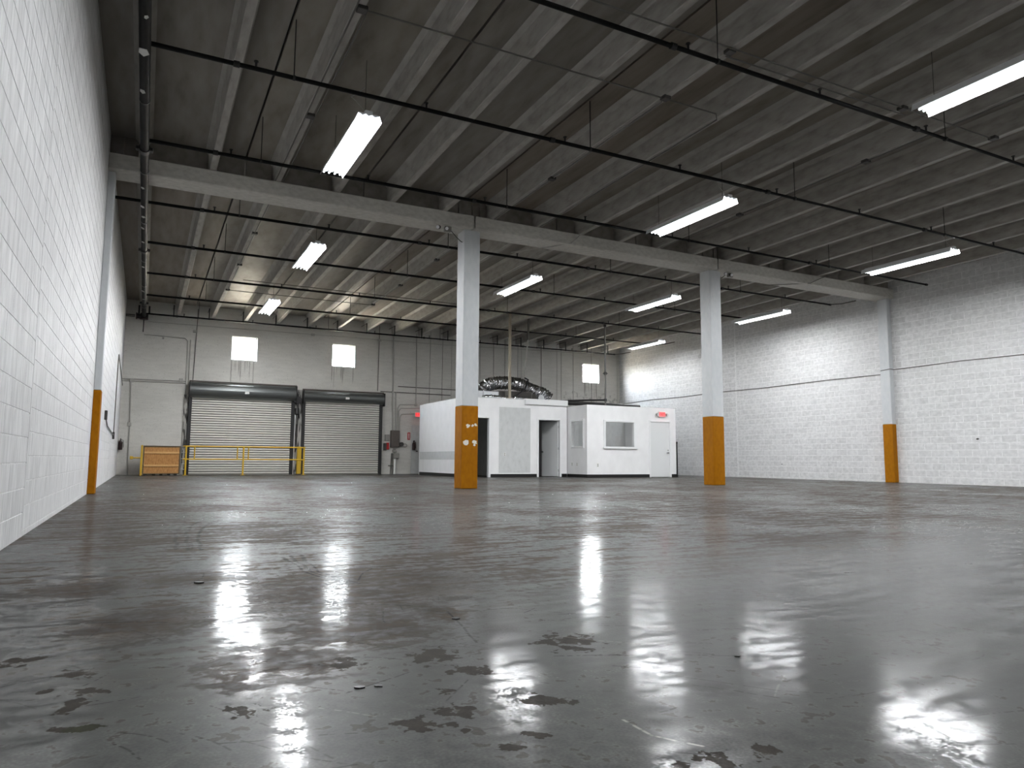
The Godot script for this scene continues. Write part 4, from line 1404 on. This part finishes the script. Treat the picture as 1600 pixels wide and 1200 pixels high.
# ------------------------------------------------------------------ offices
func wall_with_hole(mb: MB, a: float, b: float, h: float, holes: Array, face: Callable) -> void:
	# holes: [u0, u1, v0, v1] left to right
	var u := a
	for q in holes:
		face.call(mb, u, q[0], 0.0, h)
		if q[2] > 0.0: face.call(mb, q[0], q[1], 0.0, q[2])
		face.call(mb, q[0], q[1], q[3], h)
		u = q[1]
	face.call(mb, u, b, 0.0, h)


func cabins() -> void:
	var th := 0.11
	# taller cabin with two doorways
	var x0 := 10.43
	var x1 := 14.845
	var d0 := 24.2
	var d1 := 28.9
	var h := 2.95
	var t := thing("office_cabin", V((x0 + x1) / 2, 0, (d0 + d1) / 2), "taller white plasterboard office cabin with two doorways and duct on top", "cabin")
	var front := func(mb, a, b, y0, y1): mb.span(a, b, y0, y1, d0, d0 + th)
	var m := MB.new()
	wall_with_hole(m, x0, x1, h, [[10.53, 11.45, 0.0, 2.22], [13.55, 14.53, 0.0, 2.22]], front)
	part(t, "front_wall", m, M.cabin)
	m = MB.new()
	m.span(x0, x0 + th, 0, h, d0 + th, d1)
	part(t, "side_wall", m, M.cabin)
	m = MB.new()
	m.span(x1 - th, x1, 0, h, d0 + th, d1)
	part(t, "side_wall", m, M.cabin)
	m = MB.new()
	m.span(x0, x1, 0, h, d1, d1 + th)
	part(t, "back_wall", m, M.cabin)
	m = MB.new()
	m.span(x0 + th, x1 - th, 2.78, 2.996, d0 + th, d1)
	part(t, "roof_panel", m, M.drywall)
	m = MB.new()
	m.span(12.4, 12.5, 0, 2.72, d0 + th, d1)
	part(t, "inner_partition", m, M.drywall)
	m = MB.new()
	m.span(11.86, 13.2, 0.16, 2.64, d0 - 0.006, d0)
	part(t, "grey_panel", m, M.drywall, "unpainted grey wall panel")
	m = MB.new()
	m.span(x0 - 0.006, x0, 0.645, 0.96, d0 + 0.02, d1 - 0.01)
	part(t, "grey_band", m, M.drywall, "unpainted grey band")
	m = MB.new()
	m.cspan(12.95, 14.85, 2.78, 3.0, d0 - 0.09, d0 + 0.1, 0.01)
	part(t, "cornice_box", m, M.white_gloss)
	for q in [[x0 - 0.008, 10.5], [11.52, 13.49], [14.6, 14.84]]:
		m = MB.new()
		m.cspan(q[0], q[1], 0.0, 0.12, d0 - 0.014, d0, 0.004)
		part(t, "cove_base", m, M.black_rubber)
	m = MB.new()
	m.cspan(x0 - 0.014, x0, 0.0, 0.12, d0 - 0.014, d1, 0.004)
	part(t, "cove_base", m, M.black_rubber)
	for q in [[10.53, 11.45], [13.55, 14.53]]:
		m = MB.new()
		m.cspan(q[0] - 0.05, q[0] + 0.02, 0, 2.27, d0 - 0.025, d0 + th + 0.01, 0.005)
		m.cspan(q[1] - 0.02, q[1] + 0.05, 0, 2.27, d0 - 0.025, d0 + th + 0.01, 0.005)
		m.cspan(q[0] + 0.02, q[1] - 0.02, 2.2, 2.27, d0 - 0.025, d0 + th + 0.01, 0.005)
		part(t, "door_frame", m, M.white_gloss)
	var bas := Basis(Vector3.UP, deg_to_rad(-75.0))
	m = MB.new()
	var hinge := V(14.5, 0, d0 + 0.1)
	var ctr := hinge + bas * Vector3(-0.45, 1.1, 0)
	m.cbox(ctr, Vector3(0.9, 2.17, 0.04), 0.004, bas)
	var leaf := part(t, "open_door", m, M.door_white, "white door leaf swung inwards")
	m = MB.new()
	m.rod(hinge + bas * Vector3(-0.83, 0.98, 0.02), hinge + bas * Vector3(-0.83, 0.98, 0.09), 0.028, 10)
	part(leaf, "knob", m, M.box_dark)
	for yy in [0.25, 1.1, 1.95]:
		m = MB.new()
		m.cbox(V(14.505, yy, d0 + 0.09), Vector3(0.02, 0.1, 0.03), 0.003)
		part(leaf, "hinge", m, M.chrome)
	outlet(t, V(12.1, 0.86, d0 - 0.008), Vector3(0, 0, 1))
	# lower office box
	x0 = 14.88
	x1 = 19.15
	d0 = 22.8
	d1 = 26.2
	h = 2.76
	t = thing("office_box", V((x0 + x1) / 2, 0, (d0 + d1) / 2), "lower white office box with window, closed door and exit sign", "cabin")
	m = MB.new()
	wall_with_hole(m, x0, x1, h, [[15.7, 17.08, 1.18, 2.15], [17.86, 18.84, 0.0, 2.2]], func(mb, a, b, y0, y1): mb.span(a, b, y0, y1, d0, d0 + th))
	part(t, "front_wall", m, M.cabin)
	m = MB.new()
	wall_with_hole(m, d0 + th, d1, h, [[d0 + 0.26, 23.9, 1.18, 2.17]], func(mb, a, b, y0, y1): mb.span(x0, x0 + th, y0, y1, a, b))
	part(t, "side_wall", m, M.cabin)
	m = MB.new()
	m.span(x1 - th, x1, 0, h, d0 + th, d1)
	part(t, "side_wall", m, M.cabin)
	m = MB.new()
	m.span(x0 + th, x1 - th, 0, h, d1 - th, d1)
	part(t, "back_wall", m, M.drywall)
	m = MB.new()
	m.span(x0 + th, 17.8, 0, 2.72, 25.1, 25.2)
	part(t, "inner_partition", m, M.drywall)
	# window units
	m = MB.new()
	for q in [[15.64, 15.72, 1.12, 2.21], [17.06, 17.14, 1.12, 2.21]]: m.cspan(q[0], q[1], q[2], q[3], d0 - 0.03, d0 + th, 0.006)
	m.cspan(15.72, 17.06, 2.13, 2.21, d0 - 0.03, d0 + th, 0.006)
	m.cspan(15.6, 17.2, 1.1, 1.18, d0 - 0.06, d0 + th, 0.006)
	var wf := part(t, "window_frame", m, M.white_gloss)
	m = MB.new()
	m.quad(V(15.72, 1.18, d0 + 0.06), V(17.06, 1.18, d0 + 0.06), V(17.06, 2.13, d0 + 0.06), V(15.72, 2.13, d0 + 0.06), Vector3(0, 0, 1))
	part(wf, "pane", m, M.glass)
	m = MB.new()
	for q in [[d0 + 0.2, d0 + 0.28], [23.88, 23.96]]: m.cspan(x0 - 0.03, x0 + th, 1.12, 2.23, q[0], q[1], 0.006)
	m.cspan(x0 - 0.03, x0 + th, 2.15, 2.23, d0 + 0.28, 23.88, 0.006)
	m.cspan(x0 - 0.03, x0 + th, 1.12, 1.19, d0 + 0.28, 23.88, 0.006)
	wf = part(t, "window_frame", m, M.white_gloss)
	m = MB.new()
	m.quad(V(x0 + 0.06, 1.19, d0 + 0.28), V(x0 + 0.06, 1.19, 23.88), V(x0 + 0.06, 2.15, 23.88), V(x0 + 0.06, 2.15, d0 + 0.28), Vector3(-1, 0, 0))
	part(wf, "pane", m, M.glass)
	# door
	m = MB.new()
	m.cspan(17.8, 17.87, 0, 2.25, d0 - 0.025, d0 + th, 0.005)
	m.cspan(18.83, 18.9, 0, 2.25, d0 - 0.025, d0 + th, 0.005)
	m.cspan(17.87, 18.83, 2.19, 2.25, d0 - 0.025, d0 + th, 0.005)
	part(t, "door_frame", m, M.white_gloss)
	m = MB.new()
	m.cspan(17.875, 18.825, 0.012, 2.185, d0 + 0.0, d0 + 0.045, 0.004)
	leaf = part(t, "closed_door", m, M.door_white)
	m = MB.new()
	m.rod(V(18.74, 0.97, d0), V(18.74, 0.97, d0 - 0.05), 0.03, 12)
	m.cbox(V(18.69, 0.97, d0 - 0.055), Vector3(0.13, 0.022, 0.018), 0.005)
	m.rod(V(18.74, 1.07, d0), V(18.74, 1.07, d0 - 0.02), 0.025, 12)
	part(leaf, "lever_handle", m, M.chrome)
	for yy in [0.28, 1.95]:
		m = MB.new()
		m.cbox(V(17.872, yy, d0 - 0.004), Vector3(0.014, 0.1, 0.02), 0.003)
		part(leaf, "hinge", m, M.chrome)
	for q in [[x0 - 0.014, 17.8], [18.9, x1 + 0.004]]:
		m = MB.new()
		m.cspan(q[0], q[1], 0.0, 0.12, d0 - 0.014, d0, 0.004)
		part(t, "cove_base", m, M.black_rubber)
	m = MB.new()
	m.cspan(x0 - 0.014, x0, 0.0, 0.12, d0, 24.2, 0.004)
	part(t, "cove_base", m, M.black_rubber)
	outlet(t, V(15.36, 0.47, d0 - 0.004), Vector3(0, 0, 1))
	outlet(t, V(x0 - 0.004, 0.5, 23.85), Vector3(-1, 0, 0))
	outlet(t, V(x0 - 0.004, 0.5, 23.5), Vector3(-1, 0, 0))
	exit_sign(V(18.42, 2.5, d0 - 0.005), "red lit exit sign with lamp heads over the closed white door", true)
	var s := thing("corner_guard", V(x1, 0, d0), "black upright strip standing at the end of the office box", "strip")
	m = MB.new()
	m.cspan(x1 + 0.006, x1 + 0.05, 0.0, 1.38, d0 - 0.05, d0 - 0.002, 0.008)
	part(s, "strip", m, M.black_rubber)
	m = MB.new()
	m.cspan(x1 + 0.005, x1 + 0.058, 1.34, 1.42, d0 - 0.058, d0 + 0.01, 0.01)
	part(s, "end_knob", m, M.black_rubber)


func outlet(parent: Node3D, at: Vector3, nn: Vector3) -> void:
	var bas := Basis(Vector3.UP, atan2(nn.x, nn.z))
	var m := MB.new()
	m.cbox(at, Vector3(0.08, 0.125, 0.012), 0.003, bas)
	var o := part(parent, "outlet_plate", m, M.sign_white)
	for s in [-1, 1]:
		m = MB.new()
		m.cbox(at + bas * Vector3(0, s * 0.03, 0.006), Vector3(0.036, 0.034, 0.006), 0.002, bas)
		part(o, "socket", m, M.box_dark)


# ------------------------------------------------------------------ plant on the cabin roof
func roof_plant() -> void:
	var D := 26.0
	var base := 3.004
	var t := thing("air_handler", V(13.4, base, D), "dark air handler with silver flexible duct arching over the cabin roof", "air handler")
	var key := [V(11.95, 3.3, D), V(12.05, 3.55, D), V(12.4, 3.72, D - 0.1), V(12.95, 3.76, D - 0.2), V(13.55, 3.72, D - 0.2), V(14.15, 3.54, D - 0.1), V(14.55, 3.46, D), V(14.84, 3.38, D), V(15.04, 3.22, D)]
	var cv := Curve3D.new()
	for i in key.size():
		var tan: Vector3 = (key[mini(i + 1, key.size() - 1)] - key[maxi(i - 1, 0)]) / 6.0
		cv.add_point(key[i], -tan, tan)
	# crinkled foil: flat facets, every ring a little off
	var n := 110
	var sg := 20
	var rings := []
	for i in n:
		var c := cv.sample_baked(cv.get_baked_length() * i / (n - 1.0))
		var c2 := cv.sample_baked(minf(cv.get_baked_length(), cv.get_baked_length() * (i + 0.5) / (n - 1.0)))
		var c0 := cv.sample_baked(maxf(0.0, cv.get_baked_length() * (i - 0.5) / (n - 1.0)))
		var dir := (c2 - c0).normalized()
		var side := Vector3(0, 0, 1)
		var up := side.cross(dir).normalized()
		var ring := []
		for k in sg:
			var a := TAU * k / sg
			ring.append(c + (side * cos(a) + up * sin(a)) * (0.25 + 0.022 * (1.0 if i % 3 == 0 else -0.5) + rng.randf_range(-0.014, 0.014)) + dir * rng.randf_range(-0.008, 0.008))
		rings.append(ring)
	var m := MB.new()
	for i in n - 1:
		var mid: Vector3 = (rings[i][0] + rings[i][sg / 2]) / 2.0
		for k in sg:
			var k2 := (k + 1) % sg
			var p: Vector3 = rings[i][k]
			var q: Vector3 = rings[i][k2]
			var r: Vector3 = rings[i + 1][k2]
			var u: Vector3 = rings[i + 1][k]
			for f in [[p, q, r], [p, r, u]]:
				var nn: Vector3 = (f[1] - f[0]).cross(f[2] - f[0]).normalized()
				if nn.dot((f[0] + f[1] + f[2]) / 3.0 - mid) < 0.0: nn = -nn
				m.tri(f[0], f[1], f[2], nn)
	part(t, "flexible_duct", m, M.foil, "silver foil flexible duct")
	m = MB.new()
	m.cspan(11.5, 12.45, base, 3.36, D - 0.55, D + 0.4, 0.02)
	part(t, "plenum_box", m, M.foil_box)
	m = MB.new()
	m.cspan(11.75, 11.8, base, 3.375, D - 0.565, D - 0.54, 0.004)
	part(t, "tape_seam", m, M.foil)
	m = MB.new()
	m.cspan(12.46, 14.0, base, 3.4, D - 0.5, D + 0.5, 0.02)
	part(t, "casing", m, M.unit_grey)
	m = MB.new()
	m.cspan(12.5, 12.75, base + 0.03, 3.36, D - 0.515, D - 0.49, 0.004)
	part(t, "access_panel", m, M.unit_dark)
	m = MB.new()
	m.cspan(13.0, 13.95, base + 0.03, 3.38, D - 0.515, D - 0.49, 0.004)
	part(t, "access_panel", m, M.unit_dark)
	for q in [[14.05, 0.16], [14.42, 0.14]]:
		m = MB.new()
		m.tube([V(q[0], 3.18, D - 0.5), V(q[0] + 0.02, 3.18, D), V(q[0] + 0.02, 3.18, D + 0.4)], q[1], 14)
		part(t, "round_duct", m, M.foil_box if q[0] > 14.2 else M.unit_dark)
	m = MB.new()
	m.tube([V(13.78, 4.0, 25.75), V(13.78, 3.9, 25.46), V(13.6, 3.5, 25.4), V(12.99, 3.05, 25.36)], 0.03, 8)
	part(t, "strap", m, M.black_iron)
	t = thing("roof_insulation", V(12.4, base, D - 0.69), "crumpled foil wrap lying along the cabin roof edge", "wrap")
	m = MB.new()
	var pp := []
	for i in 30: pp.append(V(11.7 + i * 0.07, 3.09 + rng.randf_range(-0.02, 0.03), D - 0.69 + rng.randf_range(-0.03, 0.03)))
	m.tube(pp, 0.09, 9)
	part(t, "wrap", m, M.foil)
	t = thing("hanger_strut", V(12.76, base, 25.12), "tan upright strut from the cabin roof up to the ribs", "strut")
	m = MB.new()
	m.cspan(12.71, 12.81, base, 6.66, 25.08, 25.16, 0.006)
	part(t, "strut", m, M.tan_strut)
	m = MB.new()
	m.cspan(12.65, 12.87, base, base + 0.02, 25.04, 25.15, 0.004)
	part(t, "foot_plate", m, M.galvanised)
	t = thing("suspension_rod", V(13.8, 3.7, 25.8), "dark suspension pipe holding the flexible duct", "strut")
	m = MB.new()
	m.rod(V(13.98, 6.66, 25.8), V(13.95, 5.6, 25.8), 0.05, 8)
	part(t, "upper_sleeve", m, M.conduit_dark)
	m = MB.new()
	m.rod(V(13.95, 5.7, 25.8), V(13.78, 4.06, 25.76), 0.033, 8)
	part(t, "rod", m, M.conduit)
	t = thing("roof_pipe", V(16, 2.76, 24.0), "dark insulated pipe lying along the office box top", "pipe")
	m = MB.new()
	m.tube([V(14.9, 2.98, 24.9), V(16.4, 2.95, 24.6), V(18.6, 2.9, 24.45)], 0.09, 10)
	part(t, "pipe", m, M.black_iron)
	m = MB.new()
	m.cspan(16.0, 17.3, 2.72, 2.86, 24.4, 24.55, 0.01)
	part(t, "bearer", m, M.unit_dark)


# ------------------------------------------------------------------ rail and crate
func loading_rail() -> void:
	var D := 29.35
	var t := thing("safety_rail", V(3.5, 0, D), "yellow steel safety rail in front of the roller door", "railing")
	var m: MB
	for x in [1.4, 3.42, 5.7]:
		m = MB.new()
		m.cspan(x - 0.03, x + 0.03, 0, 1.1, D - 0.03, D + 0.03, 0.006)
		m.cspan(x - 0.08, x + 0.08, 0, 0.012, D - 0.08, D + 0.08, 0.003)
		part(t, "post", m, M.rail_yellow)
	for y in [1.08, 0.6]:
		m = MB.new()
		m.rod(V(1.3, y, D), V(5.75, y, D), 0.026, 10)
		part(t, "rail", m, M.rail_yellow)
	for x in [1.69, 3.2, 3.6]:
		m = MB.new()
		m.rod(V(x, 0.6, D), V(x, 1.08, D), 0.024, 10)
		part(t, "baluster", m, M.rail_yellow)
	for y in [1.06, 0.85, 0.62, 0.42, 0.22]:
		m = MB.new()
		m.rod(V(1.24, y, D + 0.02), V(1.4, y, D + 0.02), 0.014, 8)
		part(t, "side_rung", m, M.conduit)
	t = thing("gate_post", V(-0.06, 0, D), "yellow gate post with a short stub arm beside the wooden crate", "post")
	m = MB.new()
	m.cspan(-0.1, -0.03, 0, 1.1, D - 0.03, D + 0.04, 0.006)
	part(t, "post", m, M.rail_yellow)
	m = MB.new()
	m.rod(V(-0.35, 0.64, D), V(-0.1, 0.64, D), 0.022, 8)
	part(t, "arm", m, M.rail_yellow)
	m = MB.new()
	m.cspan(-0.44, -0.34, 0.59, 0.7, D - 0.05, D + 0.05, 0.008)
	part(t, "end_pad", m, M.rail_yellow)
	t = thing("wooden_crate", V(0.6, 0, D + 0.1), "orange brown wooden crate with two battens next to the yellow rail", "crate")
	var x0 := 0.0
	var n := 9
	var w := (1.19 - x0) / n
	for i in n:
		m = MB.new()
		m.cspan(x0 + i * w + 0.002, x0 + (i + 1) * w - 0.002, 0.08, 1.03, D - 0.02 - 0.003 * (i % 2), D + 0.004, 0.003)
		part(t, "plank", m, M.plywood)
	for y in [0.83, 0.36]:
		m = MB.new()
		m.cspan(x0 + 0.02, 1.17, y - 0.035, y + 0.035, D - 0.05, D - 0.023, 0.004)
		part(t, "batten", m, M.batten)
	for s in [[-0.025, 0.015], [1.17, 1.21]]:
		m = MB.new()
		m.cspan(s[0], s[1], 0.06, 1.06, D - 0.03, D + 0.5, 0.004)
		part(t, "side_frame", m, M.crate_frame)
	m = MB.new()
	m.cspan(-0.025, 1.21, 1.03, 1.085, D - 0.035, D + 0.5, 0.004)
	part(t, "top_frame", m, M.crate_frame)
	m = MB.new()
	m.cspan(0.0, 1.19, 0.08, 1.03, D + 0.46, D + 0.5, 0.004)
	part(t, "back_panel", m, M.plywood)
	m = MB.new()
	m.cspan(-0.02, 1.2, 0.05, 0.08, D - 0.03, D + 0.5, 0.004)
	part(t, "base_board", m, M.crate_frame)
	for x in [0.08, 0.36, 0.6, 0.86, 1.08]:
		m = MB.new()
		m.cspan(x - 0.05, x + 0.05, 0, 0.05, D - 0.02, D + 0.48, 0.01)
		part(t, "foot_block", m, M.black_iron)


# ------------------------------------------------------------------ crumbs on the floor
func loose_bits() -> void:
	var q := [[0.607, 2.17, 0.02, 0.004, "curled black paint scale lying by the brown grime patch"], [0.665, 2.16, 0.016, 0.003, "flat black paint scale lying beside a curled black one"], [1.22, 2.9, 0.018, 0.004, "black paint scale on the clean grey paint near the window glare"], [1.88, 1.93, 0.014, 0.004, "small black crumb beside the long floor scratch"], [0.305, 4.3, 0.03, 0.008, "black scrap lying in the window glare"]]
	for b in q:
		var t := thing("floor_scale", V(b[0], 0.0, b[1]), b[4], "debris", "loose scraps on the floor")
		var m := MB.new()
		var poly := PackedVector2Array()
		for k in 9:
			var a := TAU * k / 9.0
			var r: float = b[2] * rng.randf_range(0.6, 1.1)
			poly.append(Vector2(cos(a) * r, sin(a) * r * 0.7))
		m.prism(poly, V(b[0], 0.0, b[1]), Vector3(0.89, 0, 0.456), Vector3(0.456, 0, -0.89), Vector3(0, b[3], 0))
		part(t, "scale", m, M.chip_dark)
